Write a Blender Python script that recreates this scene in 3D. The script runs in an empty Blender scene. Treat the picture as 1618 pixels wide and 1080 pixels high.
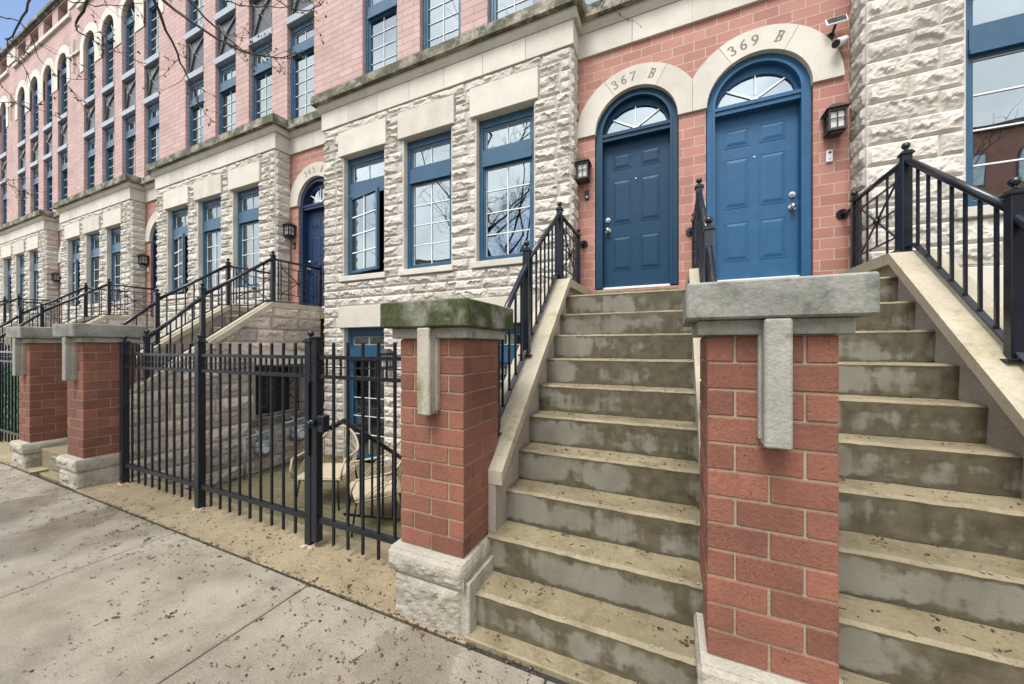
import bpy, math, random
from mathutils import Vector, Matrix, noise
random.seed(7)
SC = bpy.context.scene
COL = SC.collection
PI = math.pi
sin, cos, rad = math.sin, math.cos, math.radians
ORG = {}

# ------------------------------------------------------------------ helpers
def tag(o, label=None, cat=None, group=None, kind=None):
    if label: o['label'] = label
    if cat: o['category'] = cat
    if group: o['group'] = group
    if kind: o['kind'] = kind
    return o

def thing(name, label, cat, loc, group=None):
    o = bpy.data.objects.new(name, None)
    o.empty_display_size = 0.2
    COL.objects.link(o)
    o.location = loc
    ORG[o.name] = Vector(loc)
    return tag(o, label, cat, group)

def kids(o):
    return [c for c in bpy.data.objects if c.parent == o]

def copy_tree(o, parent=None, dx=(0, 0, 0)):
    c = o.copy()
    COL.objects.link(c)
    if parent is not None:
        c.parent = parent
        ORG[c.name] = ORG.get(parent.name, Vector())
    else:
        c.location = Vector(o.location) + Vector(dx)
        ORG[c.name] = Vector(c.location)
    for ch in kids(o):
        copy_tree(ch, c)
    return c

class MB:
    def __init__(s):
        s.v = []; s.f = []; s.mi = []; s.sm = []; s.tn = []
        s.t = 0.5
    def face(s, idx, m=0, sm=False):
        s.f.append(tuple(idx)); s.mi.append(m); s.sm.append(sm); s.tn.append(s.t)
    def poly(s, pts, m=0):
        k = len(s.v); s.v += [tuple(p) for p in pts]
        s.face(range(k, k + len(pts)), m)
    def box(s, x0, x1, y0, y1, z0, z1, m=0, b=0.0, top=None):
        if b > 0:
            return s.cbox(x0, x1, y0, y1, z0, z1, b, m)
        k = len(s.v)
        for z in (z0, z1):
            s.v += [(x0, y0, z), (x1, y0, z), (x1, y1, z), (x0, y1, z)]
        for i, q in enumerate(((3, 2, 1, 0), (4, 5, 6, 7), (0, 1, 5, 4), (1, 2, 6, 5), (2, 3, 7, 6), (3, 0, 4, 7))):
            s.face([k + j for j in q], m if not (top is not None and i == 1) else top)
    def cbox(s, x0, x1, y0, y1, z0, z1, b, m=0):
        k = len(s.v); X = (x0, x1); Y = (y0, y1); Z = (z0, z1)
        idx = {}
        for i in (0, 1):
            for j in (0, 1):
                for l in (0, 1):
                    dx = b if i == 0 else -b; dy = b if j == 0 else -b; dz = b if l == 0 else -b
                    idx[i, j, l] = len(s.v)
                    s.v += [(X[i], Y[j] + dy, Z[l] + dz), (X[i] + dx, Y[j], Z[l] + dz), (X[i] + dx, Y[j] + dy, Z[l])]
        def V(i, j, l, a): return idx[i, j, l] + a
        for i in (0, 1):
            q = [V(i, 0, 0, 0), V(i, 1, 0, 0), V(i, 1, 1, 0), V(i, 0, 1, 0)]; s.face(q if i else q[::-1], m)
        for j in (0, 1):
            q = [V(0, j, 0, 1), V(1, j, 0, 1), V(1, j, 1, 1), V(0, j, 1, 1)]; s.face(q if not j else q[::-1], m)
        for l in (0, 1):
            q = [V(0, 0, l, 2), V(1, 0, l, 2), V(1, 1, l, 2), V(0, 1, l, 2)]; s.face(q if l else q[::-1], m)
        for i in (0, 1):
            for j in (0, 1):
                q = [V(i, j, 0, 0), V(i, j, 1, 0), V(i, j, 1, 1), V(i, j, 0, 1)]
                s.face(q if (i ^ j) else q[::-1], m)
        for i in (0, 1):
            for l in (0, 1):
                q = [V(i, 0, l, 0), V(i, 1, l, 0), V(i, 1, l, 2), V(i, 0, l, 2)]
                s.face(q if not (i ^ l) else q[::-1], m)
        for j in (0, 1):
            for l in (0, 1):
                q = [V(0, j, l, 1), V(1, j, l, 1), V(1, j, l, 2), V(0, j, l, 2)]
                s.face(q if (j ^ l) else q[::-1], m)
        for i in (0, 1):
            for j in (0, 1):
                for l in (0, 1):
                    q = [V(i, j, l, 0), V(i, j, l, 1), V(i, j, l, 2)]
                    s.face(q if (i + j + l) % 2 == 1 else q[::-1], m)
    def prism(s, pts, axis, a0, a1, m=0):
        # pts: 2D polygon; axis 'x': (y,z), 'y': (x,z), 'z': (x,y)
        k = len(s.v); n = len(pts)
        for a in (a0, a1):
            for p in pts:
                s.v.append((a, p[0], p[1]) if axis == 'x' else (p[0], a, p[1]) if axis == 'y' else (p[0], p[1], a))
        s.face(range(k, k + n), m); s.face(range(k + 2 * n - 1, k + n - 1, -1), m)
        for i in range(n):
            j = (i + 1) % n
            s.face((k + i, k + n + i, k + n + j, k + j), m)
    def tube(s, pts, r, n=8, m=0, sm=True, cap=True):
        pts = [Vector(p) for p in pts]
        rs = r if isinstance(r, (list, tuple)) else [r] * len(pts)
        up = Vector((0, 0, 1)); rings = []
        for i, p in enumerate(pts):
            t = (pts[min(i + 1, len(pts) - 1)] - pts[max(i - 1, 0)])
            if t.length < 1e-9: t = Vector((0, 0, 1))
            t.normalize()
            a = t.cross(up)
            if a.length < 0.05: a = t.cross(Vector((1, 0, 0)))
            a.normalize(); b = t.cross(a)
            k = len(s.v); rings.append(k)
            for j in range(n):
                w = 2 * PI * (j + .5) / n
                s.v.append(tuple(p + (a * cos(w) + b * sin(w)) * rs[i]))
        for i in range(len(rings) - 1):
            for j in range(n):
                q = (j + 1) % n
                s.face((rings[i] + j, rings[i] + q, rings[i + 1] + q, rings[i + 1] + j), m, sm)
        if cap:
            s.face([rings[0] + j for j in range(n)][::-1], m); s.face([rings[-1] + j for j in range(n)], m)
    def bar(s, p, q, w, h, m=0):
        # rectangular bar from p to q; w across (horizontal), h in the vertical-ish direction
        p = Vector(p); q = Vector(q); t = (q - p).normalized()
        a = t.cross(Vector((0, 0, 1)))
        if a.length < .05: a = Vector((1, 0, 0))
        a.normalize(); b = a.cross(t)
        k = len(s.v)
        for c in (p, q):
            for (i, j) in ((-1, -1), (1, -1), (1, 1), (-1, 1)):
                s.v.append(tuple(c + a * i * w / 2 + b * j * h / 2))
        for qd in ((0, 1, 2, 3), (7, 6, 5, 4), (0, 4, 5, 1), (1, 5, 6, 2), (2, 6, 7, 3), (3, 7, 4, 0)):
            s.face([k + j for j in qd][::-1], m)
    def sph(s, c, r, n=10, m=0, sx=1, sy=1, sz=1):
        k = len(s.v); h = n // 2
        for i in range(1, h):
            th = PI * i / h
            for j in range(n):
                ph = 2 * PI * j / n
                s.v.append((c[0] + sx * r * sin(th) * cos(ph), c[1] + sy * r * sin(th) * sin(ph), c[2] + sz * r * cos(th)))
        a = len(s.v); s.v.append((c[0], c[1], c[2] + r * sz)); s.v.append((c[0], c[1], c[2] - r * sz))
        for j in range(n):
            q = (j + 1) % n
            s.face((a, k + j, k + q), m, True)
            s.face((a + 1, k + (h - 2) * n + q, k + (h - 2) * n + j), m, True)
            for i in range(h - 2):
                s.face((k + i * n + j, k + (i + 1) * n + j, k + (i + 1) * n + q, k + i * n + q), m, True)
    def arc(s, cx, cz, r0, r1, a0, a1, y0, y1, n=16, m=0, xlo=-1e9, xhi=1e9, ez=1.0, ez0=None):
        # ring segment in the XZ plane, extruded y0..y1
        if ez0 is None: ez0 = ez
        k = len(s.v)
        for i in range(n + 1):
            a = a0 + (a1 - a0) * i / n
            for (r, y, e) in ((r0, y0, ez0), (r1, y0, ez), (r0, y1, ez0), (r1, y1, ez)):
                s.v.append((min(xhi, max(xlo, cx + r * cos(a))), y, cz + r * e * sin(a)))
        for i in range(n):
            p = k + 4 * i; q = p + 4
            s.face((p, q, q + 1, p + 1), m); s.face((p + 1, q + 1, q + 3, p + 3), m)
            s.face((p, p + 2, q + 2, q), m); s.face((p + 2, p + 3, q + 3, q + 2), m)
        s.face((k, k + 1, k + 3, k + 2), m); e = k + 4 * n
        s.face((e, e + 2, e + 3, e + 1), m)
    def build(s, name, mats, parent=None, bvl=0):
        o0 = ORG.get(parent.name, Vector()) if parent is not None else Vector()
        me = bpy.data.meshes.new(name)
        me.from_pydata([(a - o0.x, b - o0.y, c - o0.z) for a, b, c in s.v], [], s.f)
        if not isinstance(mats, (list, tuple)): mats = [mats]
        for m in mats: me.materials.append(m)
        me.polygons.foreach_set('material_index', s.mi)
        me.polygons.foreach_set('use_smooth', s.sm)
        at = me.attributes.new('tint', 'FLOAT', 'FACE')
        at.data.foreach_set('value', s.tn)
        uv = me.uv_layers.new(name='UVMap')
        vs = s.v; data = [0.0] * (2 * len(me.loops)); li = 0
        for p in me.polygons:
            n = p.normal; ax = max(range(3), key=lambda i: abs(n[i]))
            for vi in p.vertices:
                w = vs[vi]
                a, b = ((w[1], w[2]), (w[0], w[2]), (w[0], w[1]))[ax]
                data[2 * li] = a; data[2 * li + 1] = b; li += 1
        uv.data.foreach_set('uv', data)
        me.update()
        o = bpy.data.objects.new(name, me)
        COL.objects.link(o)
        if parent is not None:
            o.parent = parent
            ORG[o.name] = o0
        return o

# ------------------------------------------------------------------ materials
MATS = {}
def nd(nt, t, **kw):
    n = nt.nodes.new(t)
    for k, v in kw.items():
        if k.startswith('i_'):
            n.inputs[k[2:].replace('_', ' ')].default_value = v
        else:
            setattr(n, k, v)
    return n
def base(name):
    m = bpy.data.materials.new(name); m.use_nodes = True
    nt = m.node_tree
    return m, nt, nt.nodes['Principled BSDF'], nt.links.new
def ramp(nt, stops):
    r = nt.nodes.new('ShaderNodeValToRGB')
    e = r.color_ramp.elements
    while len(e) < len(stops): e.new(.5)
    for i, (p, c) in enumerate(stops):
        e[i].position = p; e[i].color = (c, c, c, 1) if isinstance(c, (int, float)) else tuple(c) + (1,)
    return r
def mixc(nt, L, f, a, b, mode='MIX'):
    n = nt.nodes.new('ShaderNodeMix'); n.data_type = 'RGBA'; n.blend_type = mode
    for key, val in ((0, f), (6, a), (7, b)):
        if hasattr(val, 'is_linked') or hasattr(val, 'links'): L(val, n.inputs[key])
        elif key == 0: n.inputs[0].default_value = val
        else: n.inputs[key].default_value = tuple(val) + (1,) if len(val) == 3 else val
    return n.outputs[2]
def gen(nt): return nt.nodes.new('ShaderNodeTexCoord')
def geo_pos(nt): return nt.nodes.new('ShaderNodeNewGeometry').outputs['Position']

def stone(name, col, var=.12, rough=.85, tint=.18, bump=.25, sc=1.0, stains=None, stain_col=None, stain_scale=2.0, speck=0.0, speck_col=(.05, .04, .03), stretch=None):
    m, nt, B, L = base(name)
    tc = gen(nt); P = tc.outputs['Object']
    n1 = nd(nt, 'ShaderNodeTexNoise'); n1.inputs['Scale'].default_value = 3.1 * sc; n1.inputs['Detail'].default_value = 6; L(P, n1.inputs['Vector'])
    n2 = nd(nt, 'ShaderNodeTexNoise'); n2.inputs['Scale'].default_value = 55 * sc; n2.inputs['Detail'].default_value = 5; L(P, n2.inputs['Vector'])
    d = tuple(c * (1 - var * 1.6) for c in col); h = tuple(min(1, c * (1 + var)) for c in col)
    r1 = ramp(nt, [(.3, d), (.7, h)]); L(n1.outputs['Fac'], r1.inputs[0])
    r2 = ramp(nt, [(.25, 1 - var * 1.3), (.75, 1 + var * .5)]); L(n2.outputs['Fac'], r2.inputs[0])
    c = mixc(nt, L, 1.0, r1.outputs[0], r2.outputs[0], 'MULTIPLY')
    if tint:
        at = nd(nt, 'ShaderNodeAttribute', attribute_name='tint')
        r3 = ramp(nt, [(0, 1 - tint), (1, 1 + tint * .6)]); L(at.outputs['Fac'], r3.inputs[0])
        c = mixc(nt, L, 1.0, c, r3.outputs[0], 'MULTIPLY')
    if stains:
        mp = nd(nt, 'ShaderNodeMapping'); L(P, mp.inputs['Vector'])
        if stretch: mp.inputs['Scale'].default_value = stretch
        n3 = nd(nt, 'ShaderNodeTexNoise'); n3.inputs['Scale'].default_value = stain_scale; n3.inputs['Detail'].default_value = 8; n3.inputs['Roughness'].default_value = .65
        L(mp.outputs[0], n3.inputs['Vector'])
        r4 = ramp(nt, [(stains[0], 0), (stains[1], 1)]); L(n3.outputs['Fac'], r4.inputs[0])
        n4 = nd(nt, 'ShaderNodeTexNoise'); n4.inputs['Scale'].default_value = 30; n4.inputs['Detail'].default_value = 4; L(P, n4.inputs['Vector'])
        r5 = ramp(nt, [(.35, tuple(x * .6 for x in stain_col)), (.65, tuple(x * 1.25 for x in stain_col))]); L(n4.outputs['Fac'], r5.inputs[0])
        c = mixc(nt, L, r4.outputs[0], c, r5.outputs[0])
    if speck:
        n5 = nd(nt, 'ShaderNodeTexVoronoi'); n5.inputs['Scale'].default_value = 85; L(P, n5.inputs['Vector'])
        n6 = nd(nt, 'ShaderNodeTexNoise'); n6.inputs['Scale'].default_value = 16; L(P, n6.inputs['Vector'])
        mu = nd(nt, 'ShaderNodeMath', operation='MULTIPLY_ADD'); L(n6.outputs['Fac'], mu.inputs[0]); mu.inputs[1].default_value = .5; L(n5.outputs['Distance'], mu.inputs[2])
        r6 = ramp(nt, [(speck - .08, 1), (speck, 0)]); L(mu.outputs[0], r6.inputs[0])
        c = mixc(nt, L, r6.outputs[0], c, speck_col)
    L(c, B.inputs['Base Color'])
    B.inputs['Roughness'].default_value = rough
    bp = nd(nt, 'ShaderNodeBump'); bp.inputs['Strength'].default_value = bump; bp.inputs['Distance'].default_value = .01
    n7 = nd(nt, 'ShaderNodeTexNoise'); n7.inputs['Scale'].default_value = 90 * sc; n7.inputs['Detail'].default_value = 8; L(P, n7.inputs['Vector'])
    L(n7.outputs['Fac'], bp.inputs['Height']); L(bp.outputs[0], B.inputs['Normal'])
    MATS[name] = m
    return m

def brickwall(name, c1, c2, mortar, bw, rh):
    m, nt, B, L = base(name)
    tc = gen(nt); uv = tc.outputs['UV']; P = tc.outputs['Object']
    bt = nd(nt, 'ShaderNodeTexBrick'); L(uv, bt.inputs['Vector'])
    bt.inputs['Color1'].default_value = c1 + (1,); bt.inputs['Color2'].default_value = c2 + (1,); bt.inputs['Mortar'].default_value = mortar + (1,)
    bt.inputs['Scale'].default_value = 1; bt.inputs['Brick Width'].default_value = bw; bt.inputs['Row Height'].default_value = rh
    bt.inputs['Mortar Size'].default_value = .0045; bt.inputs['Mortar Smooth'].default_value = .1; bt.inputs['Bias'].default_value = -.1
    n1 = nd(nt, 'ShaderNodeTexNoise'); n1.inputs['Scale'].default_value = 1.3; n1.inputs['Detail'].default_value = 6; L(P, n1.inputs['Vector'])
    r1 = ramp(nt, [(.3, .86), (.7, 1.1)]); L(n1.outputs['Fac'], r1.inputs[0])
    n2 = nd(nt, 'ShaderNodeTexNoise'); n2.inputs['Scale'].default_value = 120; n2.inputs['Detail'].default_value = 3; L(P, n2.inputs['Vector'])
    r2 = ramp(nt, [(.28, .6), (.42, 1), (.8, 1.1)]); L(n2.outputs['Fac'], r2.inputs[0])
    c = mixc(nt, L, 1.0, bt.outputs['Color'], r1.outputs[0], 'MULTIPLY')
    c = mixc(nt, L, .8, c, r2.outputs[0], 'MULTIPLY')
    L(c, B.inputs['Base Color']); B.inputs['Roughness'].default_value = .8
    sb = nd(nt, 'ShaderNodeMath', operation='SUBTRACT'); sb.inputs[0].default_value = 1; L(bt.outputs['Fac'], sb.inputs[1])
    ad = nd(nt, 'ShaderNodeMath', operation='MULTIPLY_ADD'); L(n2.outputs['Fac'], ad.inputs[0]); ad.inputs[1].default_value = .25; L(sb.outputs[0], ad.inputs[2])
    bp = nd(nt, 'ShaderNodeBump'); bp.inputs['Strength'].default_value = .6; bp.inputs['Distance'].default_value = .006
    L(ad.outputs[0], bp.inputs['Height']); L(bp.outputs[0], B.inputs['Normal'])
    MATS[name] = m
    return m

def plain(name, col, rough=.5, metal=0.0, var=0.06, bump=0.0, spec=.5):
    m, nt, B, L = base(name)
    P = gen(nt).outputs['Object']
    n1 = nd(nt, 'ShaderNodeTexNoise'); n1.inputs['Scale'].default_value = 9; n1.inputs['Detail'].default_value = 6; L(P, n1.inputs['Vector'])
    r1 = ramp(nt, [(.3, tuple(c * (1 - var) for c in col)), (.7, tuple(min(1, c * (1 + var)) for c in col))]); L(n1.outputs['Fac'], r1.inputs[0])
    L(r1.outputs[0], B.inputs['Base Color'])
    r2 = ramp(nt, [(.3, rough * .85), (.7, min(1, rough * 1.2))]); L(n1.outputs['Fac'], r2.inputs[0]); L(r2.outputs[0], B.inputs['Roughness'])
    B.inputs['Metallic'].default_value = metal; B.inputs['Specular IOR Level'].default_value = spec
    if bump:
        n2 = nd(nt, 'ShaderNodeTexNoise'); n2.inputs['Scale'].default_value = 140; n2.inputs['Detail'].default_value = 4; L(P, n2.inputs['Vector'])
        bp = nd(nt, 'ShaderNodeBump'); bp.inputs['Strength'].default_value = bump; bp.inputs['Distance'].default_value = .003
        L(n2.outputs['Fac'], bp.inputs['Height']); L(bp.outputs[0], B.inputs['Normal'])
    MATS[name] = m
    return m

def glassm(name, ior=4.6, tintc=(.75, .85, .85)):
    m, nt, B, L = base(name)
    out = nt.nodes['Material Output']; nt.nodes.remove(B)
    fr = nd(nt, 'ShaderNodeFresnel'); fr.inputs['IOR'].default_value = ior
    tr = nd(nt, 'ShaderNodeBsdfTransparent'); tr.inputs['Color'].default_value = tintc + (1,)
    gl = nd(nt, 'ShaderNodeBsdfGlossy'); gl.inputs['Roughness'].default_value = .012; gl.inputs['Color'].default_value = (.80, .91, .95, 1)
    P = gen(nt).outputs['Object']
    n = nd(nt, 'ShaderNodeTexNoise'); n.inputs['Scale'].default_value = 1.6; n.inputs['Detail'].default_value = 1; L(P, n.inputs['Vector'])
    bp = nd(nt, 'ShaderNodeBump'); bp.inputs['Strength'].default_value = .12; bp.inputs['Distance'].default_value = .03
    L(n.outputs['Fac'], bp.inputs['Height']); L(bp.outputs[0], gl.inputs['Normal'])
    mx = nd(nt, 'ShaderNodeMixShader'); L(fr.outputs[0], mx.inputs[0]); L(tr.outputs[0], mx.inputs[1]); L(gl.outputs[0], mx.inputs[2])
    L(mx.outputs[0], out.inputs['Surface'])
    MATS[name] = m
    return m

LIME = stone('limestone_smooth', (.545, .51, .44), .07, .8, .12, .12, stains=(.56, .8), stain_col=(.38, .35, .27), stain_scale=1.4)
ROCK = stone('limestone_rockface', (.535, .50, .44), .08, .9, .14, .6, stains=(.55, .78), stain_col=(.37, .34, .28), stain_scale=2.2)
ROCKP = stone('limestone_rockface_pinkish', (.5, .43, .37), .16, .9, .3, .7, stains=(.52, .72), stain_col=(.26, .24, .18), stain_scale=1.8)
MORT = stone('mortar', (.46, .42, .35), .1, .95, 0, .3)
LEDGE = stone('weathered_ledge_stone', (.42, .39, .31), .15, .9, .15, .3, stains=(.33, .52), stain_col=(.085, .083, .052), stain_scale=4.0)
CAPG = stone('grey_cap_stone', (.245, .242, .21), .18, .9, .1, .4, stains=(.48, .66), stain_col=(.115, .12, .095), stain_scale=4.5)
CAPM = stone('mossy_cap_stone', (.36, .345, .285), .12, .9, .1, .35, stains=(.32, .54), stain_col=(.038, .048, .012), stain_scale=3.0)
DROPM = stone('moss_streaked_drop_stone', (.37, .345, .28), .12, .9, .1, .35, stains=(.47, .6), stain_col=(.13, .15, .05), stain_scale=5, stretch=(1, 1, .35))
DROPG = stone('grey_drop_stone', (.3, .29, .25), .15, .9, .1, .4, stains=(.54, .7), stain_col=(.18, .18, .14), stain_scale=6)
PBASE = stone('pillar_base_stone', (.40, .365, .30), .14, .9, .15, .6, stains=(.5, .7), stain_col=(.2, .18, .12), stain_scale=3.0)
BRICKP = stone('pillar_brick', (.222, .085, .053), .16, .8, .24, .35, speck=.44, speck_col=(.045, .02, .016), stains=(.6, .78), stain_col=(.12, .055, .04), stain_scale=5)
MORTP = stone('pillar_mortar', (.285, .232, .16), .12, .95, 0, .3)
TREAD = stone('stair_tread_concrete', (.222, .184, .108), .16, .7, .1, .25, stains=(.48, .68), stain_col=(.13, .105, .055), stain_scale=4.5, speck=.42, speck_col=(.09, .07, .045))
COPE = stone('stair_coping_stone', (.42, .37, .275), .12, .85, .1, .25, stains=(.52, .7), stain_col=(.3, .255, .13), stain_scale=5)
CHEEK = stone('stair_cheek_stone', (.36, .315, .265), .14, .9, .2, .4, stains=(.55, .75), stain_col=(.24, .21, .16), stain_scale=3)
BRICK = brickwall('wall_brick', (.39, .185, .145), (.30, .133, .10), (.42, .345, .275), .235, .1125)
BRICKU = brickwall('upper_wall_brick_lit_tone', (.44, .30, .272), (.375, .248, .225), (.2, .125, .11), .46, .1125)  # same brick paled for grazing sheen and brighter light; joint shade in dark mortar
BLUE = plain('blue_window_paint', (.021, .075, .135), .38, var=.1)
BLUED = plain('dark_blue_door_paint', (.0055, .038, .08), .5, var=.1, bump=.08, spec=.25)
BLUER = plain('bright_blue_door_paint', (.018, .086, .18), .5, var=.1, bump=.08, spec=.3)
IRON = plain('black_iron_paint', (.007, .010, .016), .25, var=.2, bump=.1)
WHITE = plain('white_muntin', (.72, .74, .72), .5)
SPAN = plain('spandrel_metal', (.085, .088, .095), .33, metal=.25, var=.15)
SPANR = plain('spandrel_rail_metal', (.26, .30, .335), .35, metal=.1, var=.1)
NICKEL = plain('satin_nickel', (.62, .6, .56), .25, metal=1)
BRASS = plain('brass', (.55, .4, .16), .3, metal=1)
BLACKP = plain('black_plastic', (.015, .015, .016), .4)
WHITEP = plain('white_plastic', (.75, .75, .75), .35)
BRONZE = plain('dark_bronze_lantern', (.03, .024, .02), .5, var=.3)
FROST = plain('lantern_glass', (.5, .5, .48), .12, spec=.9)
CARVE = plain('carved_numeral', (.2, .18, .14), .9)
ROOM = plain('room_wall', (.2, .19, .17), .9)
CURT = plain('curtain_cloth', (.62, .62, .6), .9)
PIPE = plain('grey_gas_pipe', (.17, .2, .21), .5, var=.25)
WICK = plain('cream_rope', (.42, .35, .24), .7)
CUSH = plain('beige_cushion', (.44, .36, .25), .9, bump=.3)
BARK = stone('bark', (.05, .036, .028), .3, .9, 0, .8)
GLASS = glassm('window_glass')

def riser_mat():
    m, nt, B, L = base('stair_riser_concrete')
    P = gen(nt).outputs['Object']; uv = gen(nt).outputs['UV']
    n1 = nd(nt, 'ShaderNodeTexNoise'); n1.inputs['Scale'].default_value = 5; n1.inputs['Detail'].default_value = 7; L(P, n1.inputs['Vector'])
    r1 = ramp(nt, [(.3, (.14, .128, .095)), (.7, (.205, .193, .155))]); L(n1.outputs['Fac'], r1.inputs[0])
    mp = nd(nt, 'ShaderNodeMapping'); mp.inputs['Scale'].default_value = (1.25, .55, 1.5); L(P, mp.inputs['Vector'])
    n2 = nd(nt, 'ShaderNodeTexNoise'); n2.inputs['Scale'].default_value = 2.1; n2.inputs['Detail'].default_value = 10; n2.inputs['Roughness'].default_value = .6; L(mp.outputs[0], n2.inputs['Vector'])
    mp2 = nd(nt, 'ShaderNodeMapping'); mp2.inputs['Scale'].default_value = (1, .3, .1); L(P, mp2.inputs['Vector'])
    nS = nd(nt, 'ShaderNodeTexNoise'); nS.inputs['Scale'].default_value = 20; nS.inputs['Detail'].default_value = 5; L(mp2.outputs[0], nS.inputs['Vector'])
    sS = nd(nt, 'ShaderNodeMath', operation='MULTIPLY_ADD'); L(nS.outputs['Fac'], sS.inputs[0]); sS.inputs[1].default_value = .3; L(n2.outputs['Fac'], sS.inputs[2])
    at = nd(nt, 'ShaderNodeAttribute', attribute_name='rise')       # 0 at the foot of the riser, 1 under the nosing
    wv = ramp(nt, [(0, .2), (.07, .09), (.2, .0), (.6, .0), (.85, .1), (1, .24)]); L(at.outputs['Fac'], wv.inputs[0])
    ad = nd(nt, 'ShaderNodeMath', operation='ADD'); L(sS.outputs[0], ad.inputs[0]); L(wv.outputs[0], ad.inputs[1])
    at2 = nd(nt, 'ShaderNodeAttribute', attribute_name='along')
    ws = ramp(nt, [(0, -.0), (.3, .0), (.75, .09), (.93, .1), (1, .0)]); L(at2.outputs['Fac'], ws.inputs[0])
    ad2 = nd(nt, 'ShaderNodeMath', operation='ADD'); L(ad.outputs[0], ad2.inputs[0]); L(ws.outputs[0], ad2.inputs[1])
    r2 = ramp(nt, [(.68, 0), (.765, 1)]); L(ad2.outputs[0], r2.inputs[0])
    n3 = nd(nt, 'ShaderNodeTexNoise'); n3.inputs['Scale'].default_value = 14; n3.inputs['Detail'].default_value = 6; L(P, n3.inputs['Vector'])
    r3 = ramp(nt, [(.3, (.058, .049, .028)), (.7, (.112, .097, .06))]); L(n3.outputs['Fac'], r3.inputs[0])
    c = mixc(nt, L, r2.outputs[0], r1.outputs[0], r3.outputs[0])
    L(c, B.inputs['Base Color'])
    r4 = ramp(nt, [(0, .85), (1, .5)]); L(r2.outputs[0], r4.inputs[0]); L(r4.outputs[0], B.inputs['Roughness'])
    bp = nd(nt, 'ShaderNodeBump'); bp.inputs['Strength'].default_value = .3; bp.inputs['Distance'].default_value = .006
    n7 = nd(nt, 'ShaderNodeTexNoise'); n7.inputs['Scale'].default_value = 60; n7.inputs['Detail'].default_value = 8; L(P, n7.inputs['Vector'])
    L(n7.outputs['Fac'], bp.inputs['Height']); L(bp.outputs[0], B.inputs['Normal'])
    return m
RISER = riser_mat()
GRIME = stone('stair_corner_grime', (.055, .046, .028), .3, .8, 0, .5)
CHIP = stone('chipped_concrete', (.31, .28, .215), .1, .9, 0, .4)
GROUT = stone('post_foot_sealant', (.46, .36, .28), .25, .9, 0, .5, stains=(.5, .6), stain_col=(.2, .08, .035), stain_scale=18)
NAVY = plain('navy_door_paint', (.009, .027, .078), .42, var=.08, bump=.08)
DGLASS = plain('unlit_window_pane', (.02, .022, .022), .12)

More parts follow.
